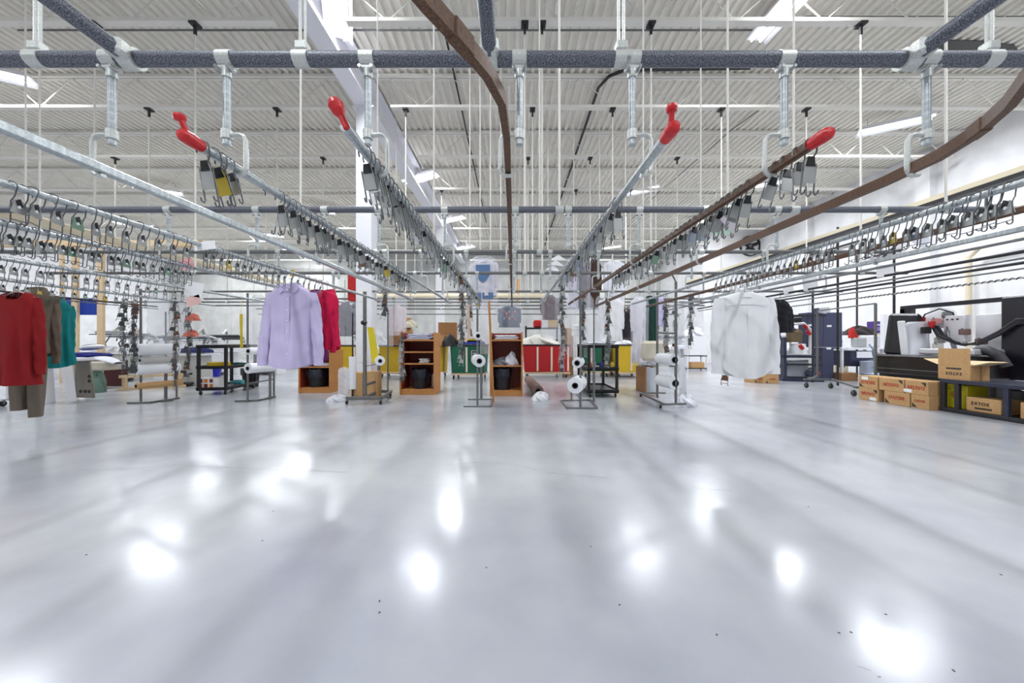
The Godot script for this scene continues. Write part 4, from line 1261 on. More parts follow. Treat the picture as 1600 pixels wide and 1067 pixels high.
	# press pedestals behind the clip columns
	press_unit("grey press standing between film rack and black cart", fl(304, 601), 5, {"w": .8, "buck": mat(rgb(44, 54, 110), .8), "up": .2})
	press_unit("white press with a round head far left behind the film rack", fl(205, 594), 10, {"w": 1.1, "up": .3, "buck": M.linen})
	press_unit("cream press seen under the timber posts", fl(172, 590), -5, {"w": 1.2, "body": mat(rgb(178, 168, 150), .6), "up": .45})
	press_unit("pale press behind the black cart with papers", fl(345, 585), 5, {"w": 1.3, "body": M.white, "head": M.blackm, "up": .3})
	press_unit("white press left of the lilac shirt", fl(424, 584), 0, {"w": 1.0, "body": M.white, "head": M.dark, "up": .25})
	# black cart and what it carries
	utility_cart("black two-shelf utility cart covered with papers at left", Vector3(-5.67, 0, -7.05), .52, .92, 1.0, 8, [.1, .5, .89])
	for k in 3:
		one("paper_sheet", ["white paper lying at the front of the left cart", "white paper lying mid-way on the left cart", "white paper lying at the back of the left cart"][k], "paper", mb().box(Vector3.ZERO, Vector3(.3, .012, .24), Basis(Vector3.UP, .3 - k * .4)), M.paper, Vector3(-5.72 + k * .05, .945, -6.72 - k * .3))
	one("parts_box", "yellow parts box on the middle shelf of the left cart", "box", mb().box(Vector3(0, .045, 0), Vector3(.3, .09, .2), Basis.IDENTITY, .006), M.yellow, Vector3(-5.62, .516, -6.75))
	one("tape_reel", "green tape reel on the middle shelf of the left cart", "tape", mb().lathe([Vector2(.03, 0), Vector2(.08, 0), Vector2(.08, .06), Vector2(.03, .06), Vector2(.03, 0)], Vector3.ZERO, Basis.IDENTITY, 16), mat(rgb(20, 110, 96), .5), Vector3(-5.55, .516, -7.15))
	var sb = thing("sample_box", "orange and white printed box on the left cart's bottom shelf", "box", Vector3(-5.72, .116, -6.72), 8)
	part("box_body", mb().box(Vector3(0, .1, 0), Vector3(.36, .2, .22), Basis.IDENTITY, .006), M.paper, sb)
	for k in 6:
		part("printed_square", mb().box(Vector3(-.13 + (k % 3) * .09, .055 + (k / 3) * .09, .111), Vector3(.06, .065, .002)), [mat(rgb(222, 132, 40), .7), mat(rgb(122, 52, 40), .7)][k % 2], sb)
	one("spray_bottle", "turquoise bottle lying on the left cart's bottom shelf", "bottle", mb().lathe([Vector2(0, 0), Vector2(.05, 0), Vector2(.05, .18), Vector2(.02, .22), Vector2(.02, .26), Vector2(0, .26)], Vector3.ZERO, Basis(Vector3.BACK, PI / 2), 12), mat(rgb(90, 176, 186), .4), Vector3(-5.5, .17, -7.2))
	var bt = thing("blue_tub", "deep blue plastic tub behind the left cart", "tub", fl(326, 597))
	part("tub", mb().lathe([Vector2(0, .01), Vector2(.2, .01), Vector2(.27, .42), Vector2(.255, .42), Vector2(.19, .03), Vector2(0, .03)], Vector3.ZERO, Basis.IDENTITY, 24), mat(rgb(24, 30, 176), .4), bt)
	part("rim", mb().lathe([Vector2(.26, .41), Vector2(.285, .41), Vector2(.285, .435), Vector2(.26, .435)], Vector3.ZERO, Basis.IDENTITY, 24), mat(rgb(24, 30, 176), .4), bt)
	trash_can("black bin with a liner right of the left cart", fl(392, 604), .17, .4)
	# second film rack, left of the lilac shirt
	var c0 = fl(387, 628)
	var c1 = fl(422, 624)
	stand("film_rack", "tubular steel film rack just left of the lilac shirt", "roll rack", [["pole", c0, Vector3(c0.x, 1.8, c0.z), .016, 1], ["pole", c1, Vector3(c1.x, .62, c1.z), .02, 1], ["pole", fl(428, 621), fl(428, 621) + Vector3(0, .8, 0), .016, 1], ["foot_bar", fl(367, 628) + Vector3(0, .015, 0), fl(402, 627) + Vector3(0, .015, 0), .03], ["foot_bar", fl(402, 627) + Vector3(0, .016, 0), fl(430, 621) + Vector3(0, .016, 0), .03], ["cross_bar", c0 + Vector3(0, .3, 0), fl(428, 621) + Vector3(0, .33, 0), .012, 1]], M.steel_grey)
	var ax2 = (fl(428, 621) - c0).normalized()
	roll("film_roll", "upper clear film roll left of the lilac shirt", at(407, 548, 5.9), ax2, .06, .42, .03, M.rollw)
	roll("film_roll", "lower wrinkled film roll left of the lilac shirt", at(408, 574, 5.9), ax2, .085, .46, .03, M.rollw, .06)
	one("measuring_strip", "yellow and white strip hanging from a rail beside the black cart", "strip", mb().box(Vector3(0, .12, 0), Vector3(.06, .24, .006)).box(Vector3(.005, -.3, 0), Vector3(.055, .24, .006)).box(Vector3(0, -.09, 0), Vector3(.05, .18, .004)).tube([Vector3(0, .2, 0), Vector3(0, .69, 0)], .003, 5), mat(rgb(224, 196, 60), .7), at(377, 510, 6.82))
	for q in [[305, 496, "upper salmon-coloured cloth pinned at the clip column"], [302, 521, "lower salmon-coloured cloth pinned at the clip column"]]:
		crumple("pinned_cloth", q[2], "cloth", at(q[0] - 3, q[1] + 5, 5.72), Vector3(.11, .1, .04), mat(rgb(226, 130, 110), .9), q[0] * .3)
	one("red_tag", "small dark red tag above the far press", "tag", mb().box(Vector3.ZERO, Vector3(.09, .17, .02), Basis.IDENTITY, .004).tube([Vector3(0, .08, 0), Vector3(0, .2, 0)], .003, 5), mat(rgb(140, 26, 30), .6), at(213, 484, 8.64))
	# first cabinet
	var cab = fl(491, 614) + Vector3(0, 0, -.27)
	cabinet("low wooden cabinet with red interior under the magenta shirt", cab, .62, .84, .52, 0, [.5, .83])
	trash_can("black lined bin inside the low cabinet", cab + Vector3(-.06, .1, .04), .19, .34)
	folded("white paper pad stacked in the low cabinet", cab + Vector3(.1, .512, .05), .32, .24, 2, M.paper)
	folded("blue folded cloth on top of the low cabinet", cab + Vector3(-.1, .842, 0), .3, .3, 1, mat(rgb(30, 44, 130), .9))

# ------------------------------------------------------------------ centre
func build_centre() -> void:
	# square-tube rolling rack at the column
	var f0 = fl(570, 631)
	var b0 = fl(592, 620)
	var rk = stand("rolling_rack", "grey square-tube rolling rack in front of the white column", "garment rack", [["post", f0 + Vector3(0, .08, 0), Vector3(f0.x, 1.8, f0.z), .045], ["post", b0 + Vector3(0, .08, 0), Vector3(b0.x, .78, b0.z), .045], ["base_bar", fl(541, 632) + Vector3(0, .1, 0), fl(596, 632) + Vector3(0, .1, 0), .05], ["base_bar", fl(562, 620) + Vector3(0, .1, 0), fl(611, 620) + Vector3(0, .1, 0), .05], ["base_bar", f0 + Vector3(0, .1, 0), b0 + Vector3(0, .1, 0), .045], ["base_bar", fl(596, 632) + Vector3(0, .1, 0), fl(611, 620) + Vector3(0, .1, 0), .045], ["cross_bar", f0 + Vector3(0, .3, 0), b0 + Vector3(0, .3, 0), .04], ["upper_bar", f0 + Vector3(0, .6, 0), b0 + Vector3(0, .6, 0), .012]], M.steel_grey)
	for q in [[542, 632], [595, 632], [563, 620], [610, 620]]:
		caster(rk, fl(q[0], q[1]), .03)
	part("clamp_knob", mb().lathe([Vector2(0, -.04), Vector2(.03, -.04), Vector2(.04, 0), Vector2(.03, .04), Vector2(0, .04)], Vector3(f0.x, 1.3, f0.z + .03), Basis(Vector3.BACK, PI / 2), 10), M.black, rk)
	var vr = fl(551, 624)
	var vs = stand("roll_stand", "slim stand with an upright white roll before the column", "roll stand", [["pole", vr + Vector3(0, .05, 0), vr + Vector3(0, 1.5, 0), .012, 1], ["foot", vr + Vector3(-.2, .04, .05), vr + Vector3(.14, .04, .02), .03], ["foot", vr + Vector3(0, .04, -.2), vr + Vector3(0, .04, .16), .03]], M.dark)
	caster(vs, vr + Vector3(-.2, 0, .05), .03)
	roll("paper_roll", "upright white paper roll on the slim stand", vr + Vector3(0, .46, 0), Vector3.UP, .06, .56, .02)
	crumple("loose_film", "heap of loose clear film trailing on the floor by the slim stand", "film", fl(528, 627), Vector3(.16, .1, .08), film(.6), 1.7)
	bag("loose_film", "strip of clear film trailing down beside the upright roll", fl(537, 625) + Vector3(0, .62, 0), .09, .5, .4, 20.0, .05)
	carton("carton", "tall carton standing behind the square-tube rack's front post", fl(562, 622), Vector3(.2, .46, .24), 0)
	carton("carton", "second tall carton behind the square-tube rack", fl(585, 622), Vector3(.18, .48, .22), 0)
	var cp: Node3D = get_node("column")
	for k in 5:
		part("paper_notice", mb().box(Vector3(-2.86 + .02 * (k % 2), 1.9 - k * .29, -6.745), Vector3(.2, .27, .004)), M.paper, cp)
	one("yellow_sack", "folded yellow bag hanging on the square-tube rack", "bag", mb().prism([Vector2(-.05, .3), Vector2(.03, .3), Vector2(.12, -.2), Vector2(.1, -.26), Vector2(.02, -.26)], -.03, .03), mat(rgb(216, 198, 40), .7), at(580, 541, 5.6))
	roll("film_roll", "white film roll end beside the yellow bag", at(592, 563, 5.7), Vector3(.5, 0, 1), .075, .36, .03)
	crumple("loose_film", "bunched clear film above the roll by the column", "film", at(592, 535, 5.7), Vector3(.1, .16, .08), film(.55), 4.1)
	var pp = fl(606, 622)
	stand("pole_stand", "thin grey pole stand right of the column", "stand", [["pole", pp, pp + Vector3(0, 1.55, 0), .015, 1], ["foot_bar", pp + Vector3(-.3, .015, 0), pp + Vector3(.06, .015, 0), .03]], M.steel)
	# laundry trucks
	truck("yellow laundry truck between pink shirt and column", fl(548, 586), .9, .88, .7, M.yellow, 0, [.3])
	truck("yellow laundry truck left of the second cabinet", fl(620, 588), .8, .88, .7, M.yellow, 0, [])
	truck("yellow laundry truck right of the second cabinet", fl(672, 588), .95, .88, .7, M.yellow, 0, [])
	var gt = truck("green laundry truck with blue and yellow linen on top", fl(732, 592) + Vector3(0, 0, -.3), .95, .9, .72, M.green, -4, [-.02])
	part("printed_emblem", mb().box(Vector3(.2, .66, .36), Vector3(.2, .2, .012), Basis.IDENTITY, .004), M.black, gt)
	part("emblem_border", mb().box(Vector3(.2, .75, .368), Vector3(.18, .012, .004)).box(Vector3(.2, .57, .368), Vector3(.18, .012, .004)).box(Vector3(.115, .66, .368), Vector3(.012, .18, .004)).box(Vector3(.285, .66, .368), Vector3(.012, .18, .004)).box(Vector3(.2, .69, .368), Vector3(.11, .02, .004)).box(Vector3(.2, .64, .368), Vector3(.11, .02, .004)), M.paper, gt)
	crumple("linen_heap", "dark blue linen piled in the green truck", "linen", fl(732, 592) + Vector3(0, .88, -.3), Vector3(.44, .16, .32), mat(rgb(24, 48, 140), .9), 1.1)
	folded("folded yellow blanket on the green truck", fl(731, 592) + Vector3(0, 1.02, -.28), .7, .4, 2, mat(rgb(214, 186, 60), .9))
	truck("bright red laundry truck with white stripes under a pale cover", fl(855, 590) + Vector3(0, 0, -.35), 1.34, .9, .75, M.binred, 0, [-.2, .09, .43])
	crumple("cover_sheet", "pale cream sheet heaped over the red truck", "sheet", fl(846, 590) + Vector3(0, .86, -.35), Vector3(.55, .3, .32), mat(rgb(226, 224, 216), .9), 2.9)
	truck("green laundry truck behind the empty black cart", fl(928, 587), .75, .9, .7, M.green, 0, [-.2])
	truck("yellow laundry truck right of the empty black cart", fl(976, 588), .75, .9, .7, M.yellow, 0, [.1])
	truck("orange-yellow truck seen between green and yellow trucks", fl(953, 584), .5, .85, .7, mat(rgb(206, 148, 40), .6), 0, [])
	crumple("linen_heap", "white linen heaped on the yellow truck near the gown", "linen", fl(976, 588) + Vector3(0, .86, 0), Vector3(.3, .16, .26), M.linen, 3.1)
	# cartons piled on the yellow trucks
	carton("carton", "brown carton on the yellow truck beside the column", at(622, 540, 9.6) + Vector3(0, .03, 0), Vector3(.5, .32, .4), 12, "", false, M.card_dark)
	carton("carton", "flat carton lying on top of the brown carton", at(626, 521, 9.7), Vector3(.55, .12, .4), -8)
	carton("carton", "carton tipped on edge above the second cabinet", at(638, 500, 9.7) * Vector3(1, 0, 1) + Vector3(0, 1.345, 0), Vector3(.16, .3, .3), 15)
	carton("carton", "wide carton on the yellow truck right of the second cabinet", at(700, 520, 9.95) * Vector3(1, 0, 1) + Vector3(0, .91, 0), Vector3(.5, .62, .36), 5, "", false, M.card_dark)
	carton("carton", "small tan carton leaning below the wide carton", at(689, 540, 9.6), Vector3(.3, .28, .3), -12)
	crumple("black_sack", "black sack stuffed on the yellow truck right of the second cabinet", "sack", at(703, 541, 9.5), Vector3(.22, .3, .2), M.blackm, 5.0)
	crumple("toy_pile", "pale yellow-white stuffed cloth on the carton pile", "cloth", at(641, 512, 9.5), Vector3(.18, .18, .1), mat(rgb(226, 220, 196), .9), 6.3)
	# second cabinet
	var c2 = fl(652, 617) + Vector3(0, 0, -.27)
	cabinet("tall open wooden cabinet with red interior and folded towels", c2, .66, 1.17, .52, 0, [.58, .8, 1.02])
	folded("white towel folded on the second cabinet's top shelf", c2 + Vector3(0, 1.032, .02), .5, .4, 4, mat(rgb(206, 210, 228), .9))
	folded("white sheet on the second cabinet's middle shelf", c2 + Vector3(.1, .592, .1), .2, .2, 3, M.paper)
	trash_can("black lined bin in the second cabinet's bottom", c2 + Vector3(0, .1, .05), .17, .36)
	carton("white_carton", "white carton on the floor right of the second cabinet", fl(684, 611), Vector3(.1, .36, .3), -20, "", false, M.paper)
	# small roll stand
	var r0 = fl(746, 635)
	var r1 = fl(752, 624)
	stand("roll_stand", "rusty pole stand with two roll ends left of the third cabinet", "roll stand", [["pole", r0, Vector3(r0.x, 1.5, r0.z), .016, 1], ["pole", r1, Vector3(r1.x, .75, r1.z), .02, 1], ["foot_bar", fl(724, 636) + Vector3(0, .015, 0), fl(767, 636) + Vector3(0, .015, 0), .022], ["foot_bar", fl(731, 625) + Vector3(0, .015, 0), fl(769, 625) + Vector3(0, .015, 0), .022], ["foot_bar", fl(767, 636) + Vector3(0, .015, 0), fl(769, 625) + Vector3(0, .015, 0), .022]], M.steel)
	roll("film_roll", "small white roll end on the rusty pole stand", at(746, 525, 5.45), Vector3(.15, 0, 1), .06, .3, .03)
	roll("film_roll", "larger white roll end low on the rusty pole stand", at(747, 563, 5.45), Vector3(.2, 0, 1), .092, .4, .04)
	one("broom_stick", "brown wooden stick leaning against the third cabinet", "stick", mb().tube([fl(771, 629) + Vector3(0, .01, .0), at(764, 470, 5.7)], .018, 8), M.wood)
	one("wrapped_stick", "pale wrapped stick hanging before the green truck", "stick", mb().tube([at(731, 475, 5.9), at(733, 525, 5.9), at(727, 534, 5.9)], .025, 8), mat(rgb(226, 200, 180), .6))
	# third cabinet
	var c3 = fl(791, 619) + Vector3(0, 0, -.27)
	cabinet("tall open wooden cabinet with red interior in the middle", c3, .6, 1.17, .52, 0, [.55, 1.02])
	folded("white sheet folded on the third cabinet's top", c3 + Vector3(0, 1.032, .0), .48, .4, 3, M.linen)
	crumple("clothes_pile", "grey striped clothes on the third cabinet's shelf", "clothes", c3 + Vector3(-.05, .562, .05), Vector3(.2, .13, .15), mat(rgb(132, 132, 142), .9), 2.2)
	crumple("clothes_pile", "white cloth on top of the striped clothes", "clothes", c3 + Vector3(.1, .562, .1), Vector3(.12, .22, .1), M.linen, 3.7)
	trash_can("black lined bin in the third cabinet's bottom", c3 + Vector3(-.08, .1, .05), .17, .38)
	# carpet roll
	var k0 = fl(826, 600)
	var k1 = fl(841, 620)
	roll("carpet_roll", "brown carpet roll lying on the floor in front of the red truck", (k0 + k1) / 2 + Vector3(0, .105, 0), k1 - k0, .1, k0.distance_to(k1), .05, mat(rgb(122, 98, 90), .9))
	crumple("loose_film", "white shredded film spilling from the carpet roll", "film", fl(845, 625), Vector3(.14, .13, .1), M.rollw, 7.0)
	# black shelf behind the red truck
	var sh = thing("shelf_rack", "black metal shelf behind the red truck", "shelf", fl(846, 582))
	for x in [-.5, .5]:
		part("post", mb().box(Vector3(x, .75, 0), Vector3(.05, 1.5, .05)), M.black, sh)
	for y in [.9, 1.42]:
		part("shelf", mb().box(Vector3(0, y, 0), Vector3(1.05, .05, .4)), M.black, sh)
	one("red_case", "small red case standing on the black shelf", "case", mb().box(Vector3(0, .12, 0), Vector3(.28, .24, .2), Basis.IDENTITY, .04), M.red, fl(840, 582) + Vector3(0, 1.446, 0))
	carton("carton", "yellow-brown carton at the right end of the black shelf", fl(864, 582) + Vector3(0, 1.446, 0), Vector3(.3, .3, .3), 0, "", false, mat(rgb(196, 160, 60), .7))
	carton("carton", "tall brown carton behind the tall clip column", fl(888, 585), Vector3(.25, 1.4, .3), 0)
	# rolling stand with big rolls
	var s0 = fl(907, 638)
	var s1 = fl(928, 628)
	stand("roll_stand", "steel stand with big white roll ends and square floor frame", "roll stand", [["pole", s0, Vector3(s0.x, 1.78, s0.z), .017, 1], ["pole", s1, Vector3(s1.x, .82, s1.z), .022, 1], ["thin_pole", s1, Vector3(s1.x, 1.6, s1.z), .012, 1], ["frame_bar", fl(886, 639) + Vector3(0, .015, 0), fl(933, 639) + Vector3(0, .015, 0), .022], ["frame_bar", fl(876, 627) + Vector3(0, .015, 0), fl(922, 626) + Vector3(0, .015, 0), .022], ["frame_bar", fl(886, 639) + Vector3(0, .016, 0), fl(876, 627) + Vector3(0, .016, 0), .022], ["frame_bar", fl(933, 639) + Vector3(0, .016, 0), fl(922, 626) + Vector3(0, .016, 0), .03], ["upright", fl(893, 627), fl(893, 627) + Vector3(0, .2, 0), .022], ["cross_bar", fl(893, 627) + Vector3(0, .2, 0), s0 + Vector3(0, .14, 0), .016]], M.steel)
	roll("film_roll", "upper white roll end on the stand with the square frame", at(904, 566, 5.35), Vector3(-.3, 0, 1), .075, .4, .04)
	roll("film_roll", "big lower white roll end on the stand with the square frame", at(902, 600, 5.35), Vector3(-.35, 0, 1), .118, .42, .045)
	for k in 2:
		one("white_carton", ["upper small white box on the roll stand's pole", "lower small white box on the roll stand's pole"][k], "box", mb().box(Vector3.ZERO, Vector3(.1, .08, .1), Basis.IDENTITY, .006), M.paper, at(899, 512 + k * 9, 5.35))
	# empty black cart
	utility_cart("nearly empty black utility cart right of centre", Vector3(1.62, 0, -6.75), .56, .92, 1.0, 0, [.1, .5, .9])
	folded("pale blue linen on the right black cart's top", Vector3(1.62, .93, -6.7), .5, .8, 2, M.linen)
	for k in 5:
		one("small_jar", ["orange jar on the right cart's shelf", "white jar on the right cart's shelf", "blue jar on the right cart's shelf", "brown jar on the right cart's shelf", "yellow jar on the right cart's shelf"][k], "jar", mb().lathe([Vector2(0, 0), Vector2(.035, 0), Vector2(.035, .08), Vector2(.025, .09), Vector2(.025, .11), Vector2(0, .11)], Vector3.ZERO, Basis.IDENTITY, 12), mat([rgb(206, 130, 60), rgb(236, 232, 226), rgb(40, 60, 150), rgb(110, 80, 60), rgb(220, 190, 60)][k], .4), Vector3(1.42 + k * .1, .517, -6.4 - (k % 2) * .12))
	# tall garment rack right of centre
	var q0 = fl(1056, 637)
	var q1 = fl(1027, 626)
	var gr = stand("garment_rack", "tall steel garment rack with film rolls right of centre", "garment rack", [["post", q0 + Vector3(0, .05, 0), Vector3(q0.x, 1.9, q0.z), .032], ["post", q1 + Vector3(0, .05, 0), Vector3(q1.x, 1.84, q1.z), .03], ["cross_bar", q1 + Vector3(0, 1.15, 0), q0 + Vector3(0, 1.12, 0), .016, 1], ["foot_bar", fl(1032, 638) + Vector3(0, .06, 0), fl(1072, 637) + Vector3(0, .06, 0), .03], ["foot_bar", fl(1000, 620) + Vector3(0, .07, 0), fl(1036, 637) + Vector3(0, .06, 0), .03], ["foot_bar", fl(1000, 620) + Vector3(0, .07, 0), fl(1040, 620) + Vector3(0, .07, 0), .03], ["hook_bar", Vector3(q0.x, 1.9, q0.z), Vector3(q0.x - .05, 2.0, q0.z), .012, 1]], M.steel_grey)
	caster(gr, fl(1032, 638), .025)
	caster(gr, fl(1001, 620), .03)
	roll("film_roll", "upper film roll with black core on the tall garment rack", at(1042, 561, 5.55), q0 - q1, .09, .5, .045)
	roll("film_roll", "lower film roll with black core on the tall garment rack", at(1043, 596, 5.55), q0 - q1, .1, .5, .05)
	crumple("loose_film", "crumpled clear film spilling at the foot of the tall rack", "film", fl(1070, 634), Vector3(.16, .16, .12), film(.75), 8.3)
	one("white_board", "narrow white board leaning behind the tall rack", "board", mb().box(Vector3(0, .35, 0), Vector3(.12, .7, .03), Basis(Vector3.BACK, .06)), M.white, fl(1066, 618))
	one("steel_pole", "loose steel pole leaning behind the tall rack", "pole", mb().tube([fl(1071, 618) + Vector3(0, .01, 0), at(1065, 545, 6.6)], .022, 8), M.steel)
	carton("carton", "brown carton on the floor left of the tall rack", fl(1011, 611), Vector3(.3, .5, .35), 8, "", false, M.card_dark)
	roll("silver_roll", "upright clear plastic roll left of the tall rack", fl(1018, 618) + Vector3(0, .29, 0), Vector3.UP, .09, .46, .03, mat(rgb(206, 210, 216), .25))
	one("canvas_bag", "cream canvas bag hanging behind the tall rack", "bag", mb().box(Vector3.ZERO, Vector3(.42, .36, .14), Basis.IDENTITY, .05), mat(rgb(222, 214, 194), .9), at(1020, 548, 6.4))
	crumple("metal_tray", "grey metal tray lying on the carton by the tall rack", "tray", fl(1011, 611) + Vector3(0, .503, 0), Vector3(.14, .07, .12), mat(rgb(120, 122, 130), .4), 1.3)

# ------------------------------------------------------------------ right side
func build_right() -> void:
	# small cartons behind the white shirt
	var sp = fl(1198, 598)
	carton("carton", "bottom carton of the pair behind the white shirt's hem", sp, Vector3(.38, .2, .3), 10, "MSIVO", true)
	carton("carton", "upper carton of the pair behind the white shirt's hem", sp + Vector3(0, .203, 0), Vector3(.38, .2, .3), 8, "MSIVO", false)
	carton("carton", "single low carton just under the white shirt's hem", fl(1180, 597), Vector3(.36, .2, .3), 12, "MSIVO", true)
	# stack of cartons along the bench, printed faces towards the aisle
	var lab = ["lower rear carton of the red-printed stack at right", "lower middle carton of the red-printed stack at right", "lower front carton of the red-printed stack, beside the black bench", "upper rear carton of the stack, with a white sticker", "upper middle carton of the stack, with a tape seam", "upper front carton of the stack, with a shipping sticker"]
	var k = 0
	for q in [[5.99, 0, .33, false], [5.55, 0, .37, true], [5.235, 0, .23, true], [5.995, 1, .32, true], [5.63, 1, .37, false], [5.28, 1, .3, false]]:
		var c = carton("carton", lab[k], Vector3(6.21, .206 * q[1], -q[0]), Vector3(.3, .205, q[2]), 0)
		var b = Basis(Vector3.UP, -PI / 2) * (Basis(Vector3.BACK, PI) if q[3] else Basis.IDENTITY)
		word(c, "MSIVO", .055 if q[2] > .29 else .034, M.print, Vector3(-.1515, .115 if q[1] == 0 else .1, 0.0), b)
		var s = 1.0 if q[3] else -1.0
		part("printed_corner", mb().prism([Vector2(0, 0), Vector2(.065, 0), Vector2(0, .065)], 0, .0015, Vector3(-.1505, .1025 - s * .085, -s * (q[2] / 2 - .02)), b * Basis(Vector3.BACK, PI)), M.ink, c)
		if k in [0, 3, 5]:
			part("sticker", mb().box(Vector3(-.152, [.035, 0, 0, .165, 0, .045][k], [.08, 0, 0, .05, 0, -.11][k]) * Vector3(1, 1, -1 if k == 3 else 1), Vector3(.002, .05, .11)), M.paper, c)
		k += 1
	# black steel bench
	var bn = thing("steel_bench", "low black steel bench frame at the right edge", "bench", Vector3(6.58, 0, -4.22))
	for z in [-.85, -.69, -.2, .95]:
		part("post", mb().box(Vector3(-.36, .23, z), Vector3(.05, .44, .05), Basis.IDENTITY, .004), mat(rgb(44, 48, 66), .4) if z == -.2 else M.dark, bn)
	for z in [-.85, -.2, .95]:
		part("post", mb().box(Vector3(.36, .23, z), Vector3(.05, .44, .05), Basis.IDENTITY, .004), M.dark, bn)
	for x in [-.36, .36]:
		part("top_rail", mb().box(Vector3(x, .435, .05), Vector3(.06, .05, 1.86), Basis.IDENTITY, .005), mat(rgb(44, 48, 66), .4), bn)
		part("floor_rail", mb().box(Vector3(x, .03, .05), Vector3(.06, .05, 1.86), Basis.IDENTITY, .005), M.dark, bn)
	part("bench_top", mb().box(Vector3(0, .452, .05), Vector3(.7, .02, 1.84)), mat(rgb(60, 62, 78), .35), bn)
	part("bottom_shelf", mb().box(Vector3(0, .045, .05), Vector3(.7, .015, 1.84)), M.dark, bn)
	# open carton on the bench
	var oc = thing("open_carton", "open brown carton with raised flap standing on the black bench", "box", Vector3(6.38, .463, -4.98), 0)
	var sx = .26
	var sy = .2
	var sz = .36
	part("box_wall", mb().box(Vector3(-sx / 2, sy / 2, 0), Vector3(.006, sy, sz)), M.card, oc)
	part("box_wall", mb().box(Vector3(sx / 2, sy / 2, 0), Vector3(.006, sy, sz)), M.card, oc)
	part("box_wall", mb().box(Vector3(0, sy / 2, sz / 2), Vector3(sx, sy, .006)), M.card, oc)
	part("box_wall", mb().box(Vector3(0, sy / 2, -sz / 2), Vector3(sx, sy, .006)), M.card, oc)
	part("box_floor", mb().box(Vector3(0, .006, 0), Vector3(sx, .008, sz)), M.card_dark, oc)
	part("raised_flap", mb().box(Vector3(-sx / 2, sy + .12, 0), Vector3(.005, .235, sz)), M.card, oc)
	part("open_flap", mb().box(Vector3(0, sy + .03, sz / 2 + .09), Vector3(sx, .005, .2), Basis(Vector3.RIGHT, -.3)), mat(rgb(226, 202, 160), .8), oc)
	part("open_flap", mb().box(Vector3(sx / 2 + .11, sy + .03, 0), Vector3(.24, .005, sz), Basis(Vector3.BACK, .2)), mat(rgb(226, 202, 160), .8), oc)
	part("open_flap", mb().box(Vector3(0, sy + .04, -sz / 2 - .09), Vector3(sx, .005, .2), Basis(Vector3.RIGHT, .4)), mat(rgb(226, 202, 160), .8), oc)
	part("tape_strip", mb().box(Vector3(.01, sy / 2, sz / 2 + .004), Vector3(.03, sy, .002)), M.card_dark, oc)
	var bb = Basis(Vector3.UP, -PI / 2) * Basis(Vector3.BACK, PI)
	word(oc, "EXTOX", .045, M.ink, Vector3(-sx / 2 - .004, .085, 0), bb)
	part("printed_line", mb().box(Vector3(-sx / 2 - .004, .155, 0), Vector3(.002, .022, .17)), M.ink, oc)
	# things on the bench's bottom shelf
	var lc = carton("carton", "long low carton lying on the bench's bottom shelf", Vector3(6.42, .054, -4.67), Vector3(.34, .19, .35), 0)
	word(lc, "EXTOX", .045, M.ink, Vector3(-.172, .11, -.03), Basis(Vector3.UP, -PI / 2))
	part("printed_line", mb().box(Vector3(-.172, .05, .0), Vector3(.002, .022, .17)), M.ink, lc)
	carton("carton", "pale carton at the near end of the bench's bottom shelf", Vector3(6.42, .054, -4.1), Vector3(.34, .2, .46), 0)
	var yb = thing("yellow_box", "yellow printed box on the bench's bottom shelf", "box", Vector3(6.46, .054, -5.0))
	part("box_body", mb().box(Vector3(0, .165, 0), Vector3(.3, .33, .24), Basis.IDENTITY, .006), mat(rgb(212, 198, 30), .6), yb)
	part("printed_oval", mb().lathe([Vector2(0, .002), Vector2(.06, .002), Vector2(.06, 0)], Vector3(-.151, .19, .0), Basis(Vector3.BACK, PI / 2), 16), mat(rgb(186, 132, 40), .7), yb)
	part("printed_line", mb().box(Vector3(-.151, .1, .02), Vector3(.002, .016, .07)).box(Vector3(-.151, .27, 0), Vector3(.002, .006, .2)), mat(rgb(120, 96, 30), .7), yb)
	one("steel_canister", "grey steel canister behind the long carton", "canister", mb().lathe([Vector2(0, 0), Vector2(.09, 0), Vector2(.09, .28), Vector2(.04, .3), Vector2(.04, .34), Vector2(0, .34)], Vector3.ZERO, Basis.IDENTITY, 18), M.steel_grey, Vector3(6.78, .054, -4.75))
	crumple("black_hose_heap", "heap of black hose on the bench's bottom shelf", "hose", Vector3(6.76, .055, -4.35), Vector3(.12, .2, .2), M.blackm, 4.4)
	shirt_press()
	# garment press with hanging forms, beyond the white shirt
	var pm = thing("shirt_finisher", "shirt finishing machine with red valves right of the white shirt", "press machine", fl(1250, 595) + Vector3(0, 0, -.1), -12)
	part("frame", mb().box(Vector3(-.38, .55, 0), Vector3(.06, 1.1, .5)).box(Vector3(0, .04, 0), Vector3(.9, .08, .55)).box(Vector3(0, .62, 0), Vector3(.82, .06, .5)), mat(rgb(44, 48, 70), .5), pm)
	part("lower_body", mb().box(Vector3(-.02, .3, -.08), Vector3(.5, .42, .3), Basis.IDENTITY, .02), mat(rgb(196, 202, 212), .35, .3), pm)
	part("shelf", mb().box(Vector3(.05, .42, .12), Vector3(.75, .04, .3)), M.dark, pm)
	part("collar_form", mb().lathe([Vector2(0, 0), Vector2(.16, 0), Vector2(.17, .26), Vector2(.12, .34), Vector2(0, .36)], Vector3(-.06, .98, 0), Basis.IDENTITY, 18), mat(rgb(110, 92, 66), .6), pm)
	part("body_form", mb().lathe([Vector2(0, 0), Vector2(.2, 0), Vector2(.16, .26), Vector2(0, .27)], Vector3(.02, .68, 0), Basis.IDENTITY, 18), M.rollw, pm)
	part("top_head", mb().box(Vector3(-.1, 1.56, 0), Vector3(.36, .14, .24), Basis.IDENTITY, .03), M.dark, pm)
